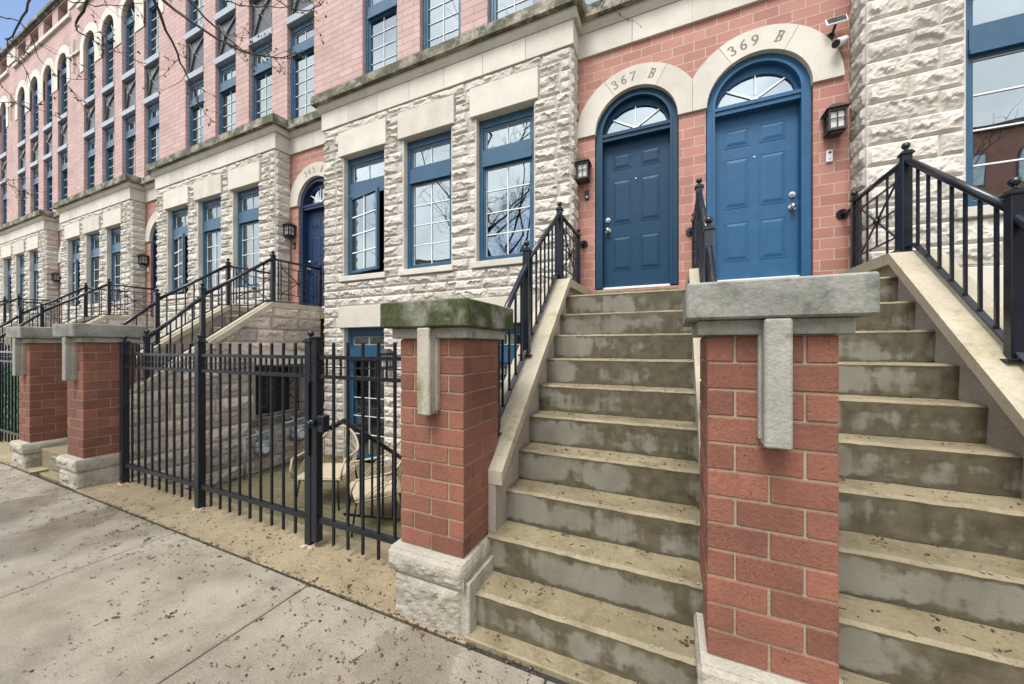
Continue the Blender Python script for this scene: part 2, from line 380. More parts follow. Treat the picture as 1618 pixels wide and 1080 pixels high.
def pave_mat(name, ca, cb, wet, agg=.5, agc=(.2, .15, .09), puddles=()):
    m, nt, B, L = base(name)
    P = gen(nt).outputs['Object']
    n1 = nd(nt, 'ShaderNodeTexNoise'); n1.inputs['Scale'].default_value = .8; n1.inputs['Detail'].default_value = 8; n1.inputs['Roughness'].default_value = .6; L(P, n1.inputs['Vector'])
    r1 = ramp(nt, [(.34, ca), (.66, cb)]); L(n1.outputs['Fac'], r1.inputs[0])
    n2 = nd(nt, 'ShaderNodeTexNoise'); n2.inputs['Scale'].default_value = 110; n2.inputs['Detail'].default_value = 4; L(P, n2.inputs['Vector'])
    r2 = ramp(nt, [(.3, 1 - agg), (.5, 1), (.72, 1 + agg * .6)]); L(n2.outputs['Fac'], r2.inputs[0])
    c = mixc(nt, L, 1, r1.outputs[0], r2.outputs[0], 'MULTIPLY')
    nb = nd(nt, 'ShaderNodeTexNoise'); nb.inputs['Scale'].default_value = 3.2; nb.inputs['Detail'].default_value = 9; nb.inputs['Roughness'].default_value = .7; L(P, nb.inputs['Vector'])
    rb_ = ramp(nt, [(.3, .74), (.55, 1.0), (.75, 1.08)]); L(nb.outputs['Fac'], rb_.inputs[0])
    c = mixc(nt, L, 1, c, rb_.outputs[0], 'MULTIPLY')
    v = nd(nt, 'ShaderNodeTexVoronoi'); v.inputs['Scale'].default_value = 160; L(P, v.inputs['Vector'])
    r3 = ramp(nt, [(.1, 1), (.2, 0)]); L(v.outputs['Distance'], r3.inputs[0])
    mm = nd(nt, 'ShaderNodeMath', operation='MULTIPLY'); L(r3.outputs[0], mm.inputs[0]); mm.inputs[1].default_value = agg
    c = mixc(nt, L, mm.outputs[0], c, agc)
    at = nd(nt, 'ShaderNodeAttribute', attribute_name='tint')
    r5 = ramp(nt, [(0, .93), (1, 1.05)]); L(at.outputs['Fac'], r5.inputs[0])
    c = mixc(nt, L, 1, c, r5.outputs[0], 'MULTIPLY')
    n4 = nd(nt, 'ShaderNodeTexNoise'); n4.inputs['Scale'].default_value = .75; n4.inputs['Detail'].default_value = 5; L(P, n4.inputs['Vector'])
    wf = n4.outputs['Fac']
    for (px, py, pr) in puddles:              # damp patches left by the rain
        vd = nd(nt, 'ShaderNodeVectorMath', operation='DISTANCE'); L(P, vd.inputs[0]); vd.inputs[1].default_value = (px, py, 0)
        ma = nd(nt, 'ShaderNodeMath', operation='MULTIPLY_ADD'); L(nb.outputs['Fac'], ma.inputs[0]); ma.inputs[1].default_value = pr * 1.6; L(vd.outputs['Value'], ma.inputs[2])
        rp = ramp(nt, [(0, 1), (1, 0)]); rp.color_ramp.elements[0].position = min(.95, pr * 1.25); rp.color_ramp.elements[1].position = min(1, pr * 2.1); L(ma.outputs[0], rp.inputs[0])
        mxx = nd(nt, 'ShaderNodeMath', operation='MAXIMUM'); L(wf, mxx.inputs[0]); L(rp.outputs[0], mxx.inputs[1]); wf = mxx.outputs[0]
    r4 = ramp(nt, [(wet, .75), (wet + .1, .2), (.9, .13)]); L(wf, r4.inputs[0])
    r6 = ramp(nt, [(wet, 1), (wet + .12, .8)]); L(wf, r6.inputs[0])
    c = mixc(nt, L, 1, c, r6.outputs[0], 'MULTIPLY')
    L(c, B.inputs['Base Color']); L(r4.outputs[0], B.inputs['Roughness'])
    bp = nd(nt, 'ShaderNodeBump'); bp.inputs['Strength'].default_value = .22; bp.inputs['Distance'].default_value = .004
    L(n2.outputs['Fac'], bp.inputs['Height']); L(bp.outputs[0], B.inputs['Normal'])
    MATS[name] = m
    return m
WALK = pave_mat('sidewalk_concrete', (.20, .17, .122), (.275, .246, .196), .49, .3, puddles=((-1.2, 1.42, .3), (-4.9, 1.38, .3), (-5.9, 1.2, .35), (-8, 1.0, .45)))
APRON = pave_mat('apron_aggregate', (.22, .17, .098), (.275, .222, .136), .7, .35)
ASPH = pave_mat('asphalt', (.045, .045, .048), (.065, .065, .068), .6, .4, (.1, .1, .1))
PAVER = brickwall('courtyard_paver', (.17, .13, .075), (.12, .115, .05), (.06, .07, .02), .2, .1)
SOIL = stone('joint_dirt', (.035, .03, .022), .3, .95, 0, .5)

# ------------------------------------------------------------------ rock-faced ashlar
def rockblock(mb, w, h, P, amp, res, seed, lim=None):
    rr = random.Random(seed)
    nu = max(3, int(round(w / res))); nv = max(3, int(round(h / res)))
    pl = []
    for i in range(5):
        pl.append((rr.uniform(.45, 1.0), rr.uniform(-1.3, 1.3), rr.uniform(-1.5, 1.5)))
    ox, oy = rr.uniform(0, 80), rr.uniform(0, 80)
    cl = rr.uniform(.3, .62); lipd = rr.uniform(.55, 1.15)
    k = len(mb.v); mb.t = rr.random()
    for j in range(nv + 1):
        for i in range(nu + 1):
            u = w * i / nu; v = h * j / nv
            e = min(u, w - u, v, h - v)
            rp = min(1, e / .026); rp = rp * rp * (3 - 2 * rp)
            x = u / w - .5; y = v / h - .5
            ax = x * (w / .35)
            F = max(0.05, min(1.0, min(a + g * ax * .6 + t * y for a, g, t in pl)))
            n1 = 1 - 2 * abs(noise.noise((u * 8 + ox, v * 9 + oy, seed * .37 % 50)))
            n2 = noise.noise((u * 30 + oy, v * 30 + ox, 3.1))
            n4 = 1 - 2 * abs(noise.noise((u * 19 + oy, v * 23 + ox, 5.9)))
            n3 = noise.noise((u * 6 + oy, v * 4 + ox, 7.7))
            lip = cl + .34 * noise.noise((u * 6.5 + oy, 1.7, ox)) + .16 * noise.noise((u * 21 + ox, 8.1, oy)) + .08 * noise.noise((u * 60, 3.1, oy))
            tt = v / h - lip
            st = min(1, max(0, tt / .07 + .5))
            sc_ = lipd * max(0, min(1, n3 * 3.0 + .6))
            dep = amp * rp * (.2 + .42 * F + .22 * n1 + .13 * n4 + .13 * n2 + sc_ * (st * (.6 - .55 * max(0, tt)) - .12))
            if 0 < e < .03:                       # ragged arrises
                dep += .005 * noise.noise((u * 30 + ox, v * 30, 5.5)) * rp
            mb.v.append(P(u, v, max(dep, 0) + .0015))
    for j in range(nv):
        for i in range(nu):
            a = k + j * (nu + 1) + i
            q = (a, a + 1, a + nu + 2, a + nu + 1)
            if lim is not None and not lim(mb, q): continue
            mb.face(q, 0, False)
    mb.t = .5

def blocks_row(u0, u1, rr, lo, hi):
    out = []; u = u0
    while u1 - u > hi * 1.25:
        w = rr.uniform(lo, hi); out.append((u, u + w)); u += w
    if u1 - u > hi * .9 and u1 - u > 2 * lo * .7:
        mid = (u + u1) / 2; out += [(u, mid), (mid, u1)]
    else: out.append((u, u1))
    return out

RES = .0125
G = .003
def rock_face(mb, u0, u1, z0, z1, course, fn, holes, seed, amp=.042, lo=.3, hi=.62, bands=()):
    """fn(u, z, n) -> xyz.  holes: (ua, ub, za, zb) left open, course lines kept level."""
    rr = random.Random(seed); n = int(round((z1 - z0) / course)); ch = (z1 - z0) / n
    sid = seed * 1000
    for r in range(n):
        za = z0 + r * ch; zb = za + ch; mid = (za + zb) / 2
        cuts = sorted((h[0], h[1]) for h in holes if h[2] < mid < h[3])
        segs = []; u = u0
        for a, b in cuts:
            if a > u + .01: segs.append((u, a))
            u = max(u, b)
        if u < u1 - .01: segs.append((u, u1))
        for (a, b) in segs:
            w = b - a
            if w < .75 and len(cuts):
                # narrow pier: rough stone and, every other course, a short dressed return block
                if w > .42:
                    sp = b - .16 if r % 2 else a + .3
                    bl = [(a, sp), (sp, b)]
                elif w > .25:
                    bl = [(a, b)] if r % 2 else [(a, a + w * .72), (a + w * .72, b)]
                else: bl = [(a, b)]
            else: bl = blocks_row(a, b, rr, lo, hi)
            for (p, q) in bl:
                sid += 1
                small = (q - p) < .13
                rockblock(mb, q - p - 2 * G, ch - 2 * G, lambda uu, vv, nn, p=p, za=za: fn(p + G + uu, za + G + vv, nn), amp * (.25 if small else 1), RES, sid)

# ------------------------------------------------------------------ geometry constants (metres; camera at x=y=0)
WY = 4.75      # brick wall plane
BY = 4.46      # bay face plane
PIT = 5.81     # repeat of the row
YARD = -.36
SILLZ = 2.33

def window_rect(parent, a, b, z0, z1, y, cols, rows, tz=None, frame=.075, mat=BLUE, bars=WHITE, name='window', openleft=False, light=True):
    """blue frame + sash, white muntins, pane. tz = (bottom, top) of a transom bar."""
    f = MB(); d = .075
    f.box(a, a + frame, y, y + d, z0, z1); f.box(b - frame, b, y, y + d, z0, z1)
    f.box(a + frame, b - frame, y + .004, y + d, z0, z0 + frame * .9)
    hd = .11 if tz else frame
    f.box(a + frame, b - frame, y + .004, y + d, z1 - hd, z1)
    lights = []
    if tz:
        f.box(a + frame, b - frame, y - .012, y + d, tz[0], tz[1])
        f.box(a + frame, b - frame, y - .028, y - .013, tz[0] - .012, tz[0] + .03)
        lights = [(a + frame, b - frame, z0 + frame * .9, tz[0], cols, rows), (a + frame, b - frame, tz[1], z1 - hd, cols, 1)]
    else:
        lights = [(a + frame, b - frame, z0 + frame * .9, z1 - frame, cols, rows)]
    s = .038
    mu = MB(); pn = MB()
    for i, (p, q, za, zb, c, r) in enumerate(lights):
        if openleft and i == 0: continue
        f.box(p, p + s, y + .016, y + .06, za, zb); f.box(q - s, q, y + .016, y + .06, za, zb)
        f.box(p + s, q - s, y + .018, y + .06, za, za + s); f.box(p + s, q - s, y + .018, y + .06, zb - s, zb)
        g0, g1, h0, h1 = p + s, q - s, za + s, zb - s
        pn.poly([(g0, y + .047, h0), (g1, y + .047, h0), (g1, y + .047, h1), (g0, y + .047, h1)])
        w = .006 if r < 5 else .0042
        for k in range(1, c):
            x = g0 + (g1 - g0) * k / c; mu.box(x - w, x + w, y + .034, y + .046, h0, h1)
        for k in range(1, r):
            z = h0 + (h1 - h0) * k / r; mu.box(g0, g1, y + .0345, y + .0455, z - w, z + w)
        if r < 5 or tz is None:
          for (xa, xb, zc, zd) in ((g0, g0 + .006, h0, h1), (g1 - .006, g1, h0, h1), (g0, g1, h0, h0 + .006), (g0, g1, h1 - .006, h1)):
              mu.box(xa, xb, y + .035, y + .045, zc, zd)
    fo = f.build(name, mat, parent)
    if mu.v: mu.build('muntin', bars, fo)
    if pn.v: pn.build('pane', GLASS, fo)
    if openleft:
        p, q, za, zb, c, r = lights[0]
        an = rad(11); sm = MB(); s2 = MB(); s3 = MB(); W = q - p - .01
        M = Matrix.Translation((p + .005, y + .01, 0)) @ Matrix.Rotation(-an, 4, 'Z')
        def put(mb, x0, x1, y0, y1, zz0, zz1):
            k = len(mb.v); mb.box(x0, x1, y0, y1, zz0, zz1)
            for i in range(k, len(mb.v)): mb.v[i] = tuple(M @ Vector(mb.v[i]))
        za += .006; zb -= .006
        put(sm, 0, .045, -.02, .025, za, zb); put(sm, W - .045, W, -.02, .025, za, zb)
        put(sm, .045, W - .045, -.02, .025, za, za + .045); put(sm, .045, W - .045, -.02, .025, zb - .045, zb)
        so = sm.build('open_sash', mat, fo)
        # sub-part of the window; its muntins and pane are pieces of the same level
        w = .0095
        for k in range(1, c): put(s2, .045 + (W - .09) * k / c - w, .045 + (W - .09) * k / c + w, -.008, .004, za + .045, zb - .045)
        for k in range(1, r):
            z = za + .045 + (zb - za - .09) * k / r; put(s2, .045, W - .045, -.0075, .0035, z - w, z + w)
        s2.build('muntin', bars, fo)
        put(s3, .045, W - .045, .008, .012, za + .045, zb - .045); s3.build('pane', GLASS, fo)
    return fo

def arch_window(parent, a, b, z0, zs, y):
    f = MB(); c = (a + b) / 2; r = (b - a) / 2; fr = .06; d = .075
    f.box(a, a + fr, y, y + d, z0, zs); f.box(b - fr, b, y, y + d, z0, zs); f.box(a + fr, b - fr, y + .004, y + d, z0, z0 + fr)
    f.arc(c, zs, r - fr, r, 0, PI, y, y + d, 14)
    f.box(a + fr, b - fr, y - .008, y + d, zs - .19, zs - .02)
    s = .035
    f.box(a + fr, a + fr + s, y + .016, y + .06, z0 + fr, zs - .19); f.box(b - fr - s, b - fr, y + .016, y + .06, z0 + fr, zs - .19)
    f.box(a + fr + s, b - fr - s, y + .018, y + .06, zs - .19 - s, zs - .19); f.box(a + fr + s, b - fr - s, y + .018, y + .06, z0 + fr, z0 + fr + s)
    fo = f.build('arched_window', BLUE, parent)
    mu = MB(); w = .0042; g0, g1, h0, h1 = a + fr + s, b - fr - s, z0 + fr + s, zs - .19 - s
    mu.box(c - w, c + w, y + .034, y + .046, h0, h1)
    for k in range(1, 5):
        z = h0 + (h1 - h0) * k / 5; mu.box(g0, g1, y + .0345, y + .0455, z - w, z + w)
    for an in (60, 120):
        mu.bar((c, y + .036, zs), (c + (r - fr) * cos(rad(an)), y + .036, zs + (r - fr) * sin(rad(an))), .016, .012)
    mu.build('muntin', WHITE, fo)
    pn = MB(); pn.poly([(g0, y + .047, h0), (g1, y + .047, h0), (g1, y + .047, h1), (g0, y + .047, h1)])
    R = r - fr
    pn.poly([(c + R, y + .045, zs - .02)] + [(c + R * cos(PI * i / 14), y + .045, zs + R * sin(PI * i / 14)) for i in range(15)] + [(c - R, y + .045, zs - .02)])
    pn.build('pane', GLASS, fo)
    return fo

GL = {  # numerals as strokes in a 0.6 x 1 box (carved serif figures)
 '3': [[(.06, .84), (.14, .96), (.3, 1), (.45, .94), (.5, .8), (.44, .64), (.25, .54)], [(.25, .54), (.46, .47), (.56, .3), (.5, .1), (.32, 0), (.12, .03), (.03, .14)]],
 '6': [[(.5, .98), (.28, .82), (.1, .55), (.05, .28), (.14, .06), (.32, 0), (.5, .09), (.55, .28), (.47, .47), (.3, .54), (.12, .42)]],
 '7': [[(.04, .86), (.08, .97), (.56, .97)], [(.56, .97), (.4, .6), (.26, .25), (.2, 0)]],
 '9': [[(.1, .02), (.32, .18), (.5, .45), (.55, .72), (.46, .94), (.28, 1), (.1, .91), (.05, .72), (.13, .53), (.3, .46), (.48, .58)]],
 '5': [[(.52, .99), (.16, .99)], [(.16, .99), (.11, .56)], [(.11, .56), (.3, .62), (.48, .53), (.55, .32), (.47, .09), (.27, 0), (.05, .08)]],
 'B': [[(.14, 0), (.14, 1)], [(.02, 1), (.36, 1), (.5, .9), (.5, .66), (.36, .53), (.14, .53)], [(.36, .53), (.54, .44), (.58, .24), (.5, .06), (.34, 0), (.02, 0)]],
}
def numerals(text, cx, cz, R, y, h, parent, start_deg, step):
    mb = MB()
    ang = start_deg
    for ch in text:
        if ch != ' ':
            for st in GL[ch]:
                pts = []
                for (px, pz) in st:
                    if ch == 'B': px += (pz - .5) * .18
                    lx = (px - .3) * h * .95; r = R + (pz - .5) * h
                    a = rad(ang) - lx / R
                    pts.append((cx + r * cos(a), cz + r * sin(a)))
                for i in range(len(pts) - 1):
                    p, q = Vector(pts[i]), Vector(pts[i + 1]); t = (q - p).normalized()
                    wd = .0042 + .0052 * abs(t.y)
                    nrm = Vector((-t.y, t.x)) * wd; p = p - t * .003; q = q + t * .003
                    mb.prism([tuple(p - nrm), tuple(q - nrm), tuple(q + nrm), tuple(p + nrm)], 'y', y - .0012 - .0002 * (i % 3), y + .002)
        ang -= step
    return mb.build('carved_number', CARVE, parent)

def door_leaf(parent, c, hw, z0, z1, y, mat, knob_left, brass=False):
    m = MB(); H = z1 - z0; x0, x1 = c - hw, c + hw
    m.box(x0, x1, y, y + .045, z0, z1)
    st = hw * .27; pw = (2 * hw - 3 * st) / 2 + st * .12
    rows = [(.115, .355), (.44, .745), (.815, .925)]
    for (ra, rb) in rows:
        for s in (0, 1):
            xa = x0 + st * .95 if s == 0 else x1 - st * .95 - pw
            xb = xa + pw; za = z0 + ra * H; zb = z0 + rb * H
            t = .013
            for bx in ((xa, xb, za, za + t), (xa, xb, zb - t, zb), (xa, xa + t, za + t, zb - t), (xb - t, xb, za + t, zb - t)):
                m.box(bx[0], bx[1], y - .004, y - .0005, bx[2], bx[3])
            # raised field with bevelled border
            b = .032; k = len(m.v); yo, yi = y - .001, y - .0085
            xa += t + .006; xb -= t + .006; za += t + .006; zb -= t + .006
            m.v += [(xa, yo, za), (xb, yo, za), (xb, yo, zb), (xa, yo, zb), (xa + b, yi, za + b), (xb - b, yi, za + b), (xb - b, yi, zb - b), (xa + b, yi, zb - b)]
            for q in ((4, 5, 6, 7), (0, 1, 5, 4), (1, 2, 6, 5), (2, 3, 7, 6), (3, 0, 4, 7)): m.face([k + i for i in q])
    o = m.build('door', mat, parent)
    kx = x0 + .055 if knob_left else x1 - .055
    for nm, dz, r in (('door_knob', .4, .028), ('deadbolt', .475, .026)):
        kb = MB(); z = z0 + dz * H
        kb.tube([(kx, y - .001, z), (kx, y - .012, z)], .034 if nm == 'door_knob' else .031, 16)
        kb.tube([(kx, y - .012, z), (kx, y - .045, z)], .012, 10)
        if nm == 'door_knob': kb.sph((kx, y - .055, z), r, 14, sy=.8)
        else: kb.tube([(kx, y - .012, z), (kx, y - .024, z)], [.027, .02], 14)
        kb.build(nm, BRASS if (brass and nm == 'deadbolt') else NICKEL, o)
    pk = MB(); pk.tube([(c, y - .006, z0 + .735 * H), (c, y + .002, z0 + .735 * H)], .009, 10); pk.build('peephole', NICKEL, o)
    return o

def house(name, label, bay, wins, lows, entry, dc, ups, number, doormat, knob_left, rng, seed, openw=None, ringlim=(-1e9, 1e9), ang0=112, curtains=(), course=.165):
    H = thing('town_house', label, 'townhouse', (bay[0], WY, 0), 'brick and limestone row houses')
    b0, b1 = bay; e0, e1 = entry
    right_side = e0 >= b1 - .01           # entry lies to the right of the bay
    # ---- rock faced bay
    holes = [(a, b, 2.675, 5.236) for a, b in wins]; hz = []
    fronts = MB()
    lint = [(a - .085, b + .065, 4.82, 5.236) for a, b in wins]
    for (a, b, za) in lows:
        hz.append((a, b, za, 1.89)); lint.append((a - .085, b + .065, 1.89, 2.255))
    fn = lambda u, z, n: (u, BY - n, z)
    zz = 2.675
    # rows: below sills, window storey, band above lintels
    rock_face(fronts, b0, b1, YARD, 1.89, course, fn, [(h[0] - .0, h[1], h[2], h[3]) for h in hz], seed + 1)
    rock_face(fronts, b0, b1, 1.89, 2.255, course, fn, [(l[0], l[1], 1.8, 2.3) for l in lint if l[2] < 2], seed + 2)
    rock_face(fronts, b0, b1, 2.255, 2.675, course, fn, [], seed + 3)
    rock_face(fronts, b0, b1, 2.675, 4.82, course, fn, [(a, b, 2, 5) for a, b in wins], seed + 4, .043)
    rock_face(fronts, b0, b1, 4.82, 5.236, course, fn, [(l[0], l[1], 4.8, 5.3) for l in lint if l[2] > 4], seed + 5)
    rock_face(fronts, b0, b1, 5.236, 5.38, course, fn, [], seed + 6, .036, .5, .85)
    # return faces
    fr = lambda u, z, n: (b1 + n, u, z)
    rock_face(fronts, BY + .0, WY, YARD, 5.38, course, fr, [], seed + 7, .034)
    fl = lambda u, z, n: (b0 - n, WY - (u - BY), z)
    rock_face(fronts, BY + .0, WY, YARD, 5.38, course, fl, [], seed + 8, .034)
    fronts.build('rockface_stone', ROCK, H)
    # mortar bed behind the stones (with the openings left free)
    mm = MB()
    allh = sorted([(a, b, 2.72, 4.86) for a, b in wins] + hz)
    xs = sorted(set([b0, b1] + [v for h in allh for v in h[:2]]))
    for xa, xb in zip(xs[:-1], xs[1:]):
        mid = (xa + xb) / 2; zc = YARD
        for h in sorted([h for h in allh if h[0] < mid < h[1]], key=lambda h: h[2]):
            if h[2] > zc: mm.box(xa, xb, BY, BY + .22, zc, h[2])
            zc = h[3]
        mm.box(xa, xb, BY, BY + .22, zc, 5.4)
    mm.box(b0, b0 + .2, BY + .22, WY + .25, YARD, 5.4); mm.box(b1 - .2, b1, BY + .22, WY + .25, YARD, 5.4)
    mm.build('bay_wall', MORT, H)
    # dressed jambs
    for (a, b, z0, z1) in [(a, b, 2.77, 4.82) for a, b in wins] + hz:
        n = max(2, int((z1 - z0) / .33)); hh = (z1 - z0) / n
        for (p, q) in ((a - .02, a + .004), (b - .004, b + .02)):
            j = MB()
            for i in range(n):
                j.t = random.random()
                j.box(p, q, BY - .004, BY + .10, z0 + i * hh + .003, z0 + (i + 1) * hh - .003, b=.002)
            j.box(p + .002, q - .002, BY - .002, BY + .098, z0 + .004, z1 - .004)
            j.build('jamb_stone', LIME, H)
    for l in lint:
        q = MB(); q.t = random.random(); q.cbox(l[0], l[1], BY - .05, BY + .14, l[2] + .001, l[3] - .004, .006); q.build('lintel', LIME, H)
    for (a, b) in wins:
        q = MB(); q.t = random.random(); q.cbox(a - .07, b + .05, BY - .055, BY + .2, 2.68, 2.768, .006); q.build('window_sill', LIME, H)
    # ---- bay windows
    for i, (a, b) in enumerate(wins):
        window_rect(H, a + .004, b - .004, 2.77, 4.818, BY + .085, 2, 4, (4.15, 4.37), .06, openleft=(i == openw))
    for (a, b, za) in lows:
        if za < 0: window_rect(H, a + .004, b - .004, za + .02, 1.888, BY + .085, 2, 5, (1.36, 1.56), .06, name='garden_door')
        else:
            window_rect(H, a + .004, b - .004, za, 1.888, BY + .085, 2, 2, (1.36, 1.56), .06)
    # ---- friezes, mouldings and ledges
    for nm, mt, o, z0, z1, ln in (('frieze', LIME, .035, 5.38, 5.685, .62), ('moulding', LIME, .085, 5.687, 5.80, 1.18), ('ledge', LEDGE, .155, 5.802, 5.965, 1.15)):
        q = MB()
        def run(x0, x1, y0, y1, dz=0.0):
            n = max(1, int(round((x1 - x0) / ln))); w = (x1 - x0) / n
            for i in range(n):
                q.t = random.random()
                xa, xb = x0 + i * w + (.002 if i else 0), x0 + (i + 1) * w - (.002 if i < n - 1 else 0)
                if nm == 'moulding':
                    q.prism([(y0 + .04, z0 + dz), (y0 + .008, z0 + .05 + dz), (y0, z0 + .075 + dz), (y0, z1 + dz), (y1, z1 + dz), (y1, z0 + dz)], 'x', xa, xb)
                elif nm == 'ledge':
                    q.prism([(y0, z0 + dz), (y0, z1 - .018 + dz), (y0 + .02, z1 - .004 + dz), (y1, z1 + .02 + dz), (y1, z0 + dz)], 'x', xa, xb)
                else:
                    q.cbox(xa, xb, y0, y1, z0 + dz, z1 + dz, .003)
        run(b0 - o, b1 + o, BY - o, WY + .1)
        ex0, ex1 = (b1 + o, e1) if right_side else (e0, b0 - o)
        run(ex0, ex1, WY - o, WY + .1, .004)
        q.build(nm, mt, H)
    q = MB(); q.cbox(*((b1 + .1, e1) if right_side else (e0, b0 - .1)), WY - .06, WY + .1, 5.985, 6.045, .004); q.build('window_sill', LIME, H)
    # ---- brick entry wall with the arched doorway
    w = MB(); r = .5; zs = 4.34; dep = .16
    def quadf(xa, xb, za, zb): w.poly([(xa, WY, za), (xb, WY, za), (xb, WY, zb), (xa, WY, zb)])
    quadf(e0, dc - r, YARD, 5.4); quadf(dc + r, e1, YARD, 5.4); quadf(dc - r, dc + r, YARD, SILLZ - .02)
    N = 20
    for i in range(N):
        a0 = PI - PI * i / N; a1 = PI - PI * (i + 1) / N
        xa, xb = dc + r * cos(a0), dc + r * cos(a1); za, zb = zs + r * sin(a0), zs + r * sin(a1)
        w.poly([(xa, WY, za), (xb, WY, zb), (xb, WY, 5.4), (xa, WY, 5.4)])
        w.poly([(xa, WY, za), (xa, WY + dep, za), (xb, WY + dep, zb), (xb, WY, zb)])
    w.poly([(dc - r, WY, SILLZ - .02), (dc - r, WY + dep, SILLZ - .02), (dc - r, WY + dep, zs), (dc - r, WY, zs)])
    w.poly([(dc + r, WY, SILLZ - .02), (dc + r, WY, zs), (dc + r, WY + dep, zs), (dc + r, WY + dep, SILLZ - .02)])
    w.build('entry_brick_wall', BRICK, H)
    ar = MB()
    for (aa, bb) in ((0, 60), (60.4, 119.6), (120, 180)):
        ar.t = random.random()
        ar.arc(dc, zs, .49, .745, rad(aa), rad(bb), WY - .032, WY + .05, 18, xlo=ringlim[0], xhi=ringlim[1])
    ao = ar.build('door_arch', LIME, H)
    numerals(number, dc, zs, .618, WY - .0325, .105, ao, ang0, 10.5)
    # ---- door frame, fanlight, leaf
    f = MB(); y = WY + .035
    f.box(dc - .49, dc - .408, y, y + .14, SILLZ, zs); f.box(dc + .408, dc + .49, y, y + .14, SILLZ, zs)
    f.box(dc - .43, dc - .405, y - .015, y - .001, SILLZ, zs); f.box(dc + .405, dc + .43, y - .015, y - .001, SILLZ, zs)
    f.arc(dc, zs, .408, .49, 0, PI, y, y + .14, 22); f.arc(dc, zs, .405, .432, 0, PI, y - .015, y - .001, 22)
    f.box(dc - .408, dc + .408, y + .006, y + .13, 4.25, 4.345)
    f.box(dc - .408, dc + .408, y - .008, y + .005, 4.30, 4.335)
    f.arc(dc, zs + .005, .372, .408, 0, PI, y + .06, y + .1, 22, ez=1.0, ez0=.82)
    f.box(dc - .408, dc + .408, y + .05, y + .13, 4.345, 4.375)
    fo = f.build('door_frame', doormat, H)
    mu = MB(); yg = y + .085
    for an in (38, 90, 142):
        mu.bar((dc + .05 * cos(rad(an)), yg - .012, 4.375 + .05 * sin(rad(an))), (dc + .372 * cos(rad(an)), yg - .012, 4.375 + .295 * sin(rad(an))), .011, .02)
    mu.arc(dc, 4.375, .0, .042, 0, PI, yg - .016, yg - .006, 10)
    mu.build('fanlight_muntin', WHITE, fo)
    pn = MB(); pn.poly([(dc + .385 * cos(PI * i / 18), yg, 4.36 + .33 * sin(PI * i / 18)) for i in range(19)]); pn.build('fanlight_pane', GLASS, fo)
    door_leaf(H, dc, .406, SILLZ + .02, 4.248, y + .105, doormat, knob_left)
    th = MB(); th.cbox(dc - .49, dc + .49, WY - .03, WY + .3, SILLZ - .235, SILLZ - .045, .005); th.build('door_sill', TREAD, H)
    th = MB(); th.box(dc - .406, dc + .406, y + .05, y + .104, SILLZ - .044, SILLZ + .019); th.build('threshold', WHITEP, H)
    # ---- upper brick wall
    u = MB(); r0, r1 = rng; D = .17; zt = 12.93
    def ub(xa, xb, za, zb, dd=D): u.box(xa, xb, WY, WY + dd, za, zb)
    ups = sorted(ups); ed = [r0] + [v for p in ups for v in p] + [r1]
    ZS, AZ0, AZ1 = 10.81, 12.30, 12.88
    for i in range(0, len(ed), 2): ub(ed[i], ed[i + 1], 5.72, AZ0 - .07)
    for (a, b) in ups:
        ub(a, b, 5.72, 5.96, .1)
        c = (a + b) / 2; R = (b - a) / 2
        for i in range(14):
            a0 = PI - PI * i / 14; a1 = PI - PI * (i + 1) / 14
            xa, xb = c + R * cos(a0), c + R * cos(a1); za, zb = ZS + R * sin(a0), ZS + R * sin(a1)
            u.poly([(xa, WY, za), (xb, WY, zb), (xb, WY, AZ0 - .07), (xa, WY, AZ0 - .07)])
            u.poly([(xa, WY, za), (xa, WY + D, za), (xb, WY + D, zb), (xb, WY, zb)])
    # attic storey: deep brick openings
    for i in range(0, len(ed), 2):
        u.box(ed[i], ed[i + 1], WY + .0, WY + .34, AZ0 - .07, zt)
    for (a, b) in ups: ub(a, b, AZ1, zt, .3); u.box(a, b, WY + .02, WY + .34, AZ0 - .07, AZ0)
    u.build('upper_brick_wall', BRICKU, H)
    st = MB(); g0, g1 = ups[0][0], ups[-1][1]
    st.cbox(g0 - .32, g1 + .32, WY - .07, WY + .019, 12.10, 12.23, .01); st.cbox(g0 - .28, g1 + .28, WY - .04, WY + .018, 12.235, 12.30, .006)
    st.build('string_course', LIME, H)
    pc = MB(); pc.cbox(g1 + .18, r1 + (ups[0][0] - r0) - .18, WY - .03, WY + .01, 12.4, zt - .01, .006); pc.build('attic_pier_stone', LIME, H)
    ax = MB()
    for (a, b) in ups:
        c = (a + b) / 2; R = (b - a) / 2
        ax.t = random.random(); ax.arc(c, ZS, R, R + .236, 0, PI, WY - .02, WY + .03, 16)
        ax.t = random.random(); ax.box(a - .236, a, WY - .019, WY + .03, 10.12, ZS - .002); ax.box(b, b + .236, WY - .019, WY + .03, 10.12, ZS - .002)
    for s, xx in ((-1, g0 - .236), (1, g1 + .236)):
        ax.box(min(xx, xx + s * .42), max(xx, xx + s * .42), WY - .05, WY + .02, ZS - .02, ZS + .035)
    ax.box(g1 + .236 + .33, g1 + .236 + .37, WY - .06, WY + .02, 10.25, 11.3)
    ax.build('arch_surround', LIME, H)
    cr = MB()
    for (o, za, zb) in ((.04, zt, zt + .05), (.11, zt + .051, zt + .16)):
        cr.box(r0, r1, WY - o, WY + .4, za, zb)
    cr.build('cornice', LEDGE, H)
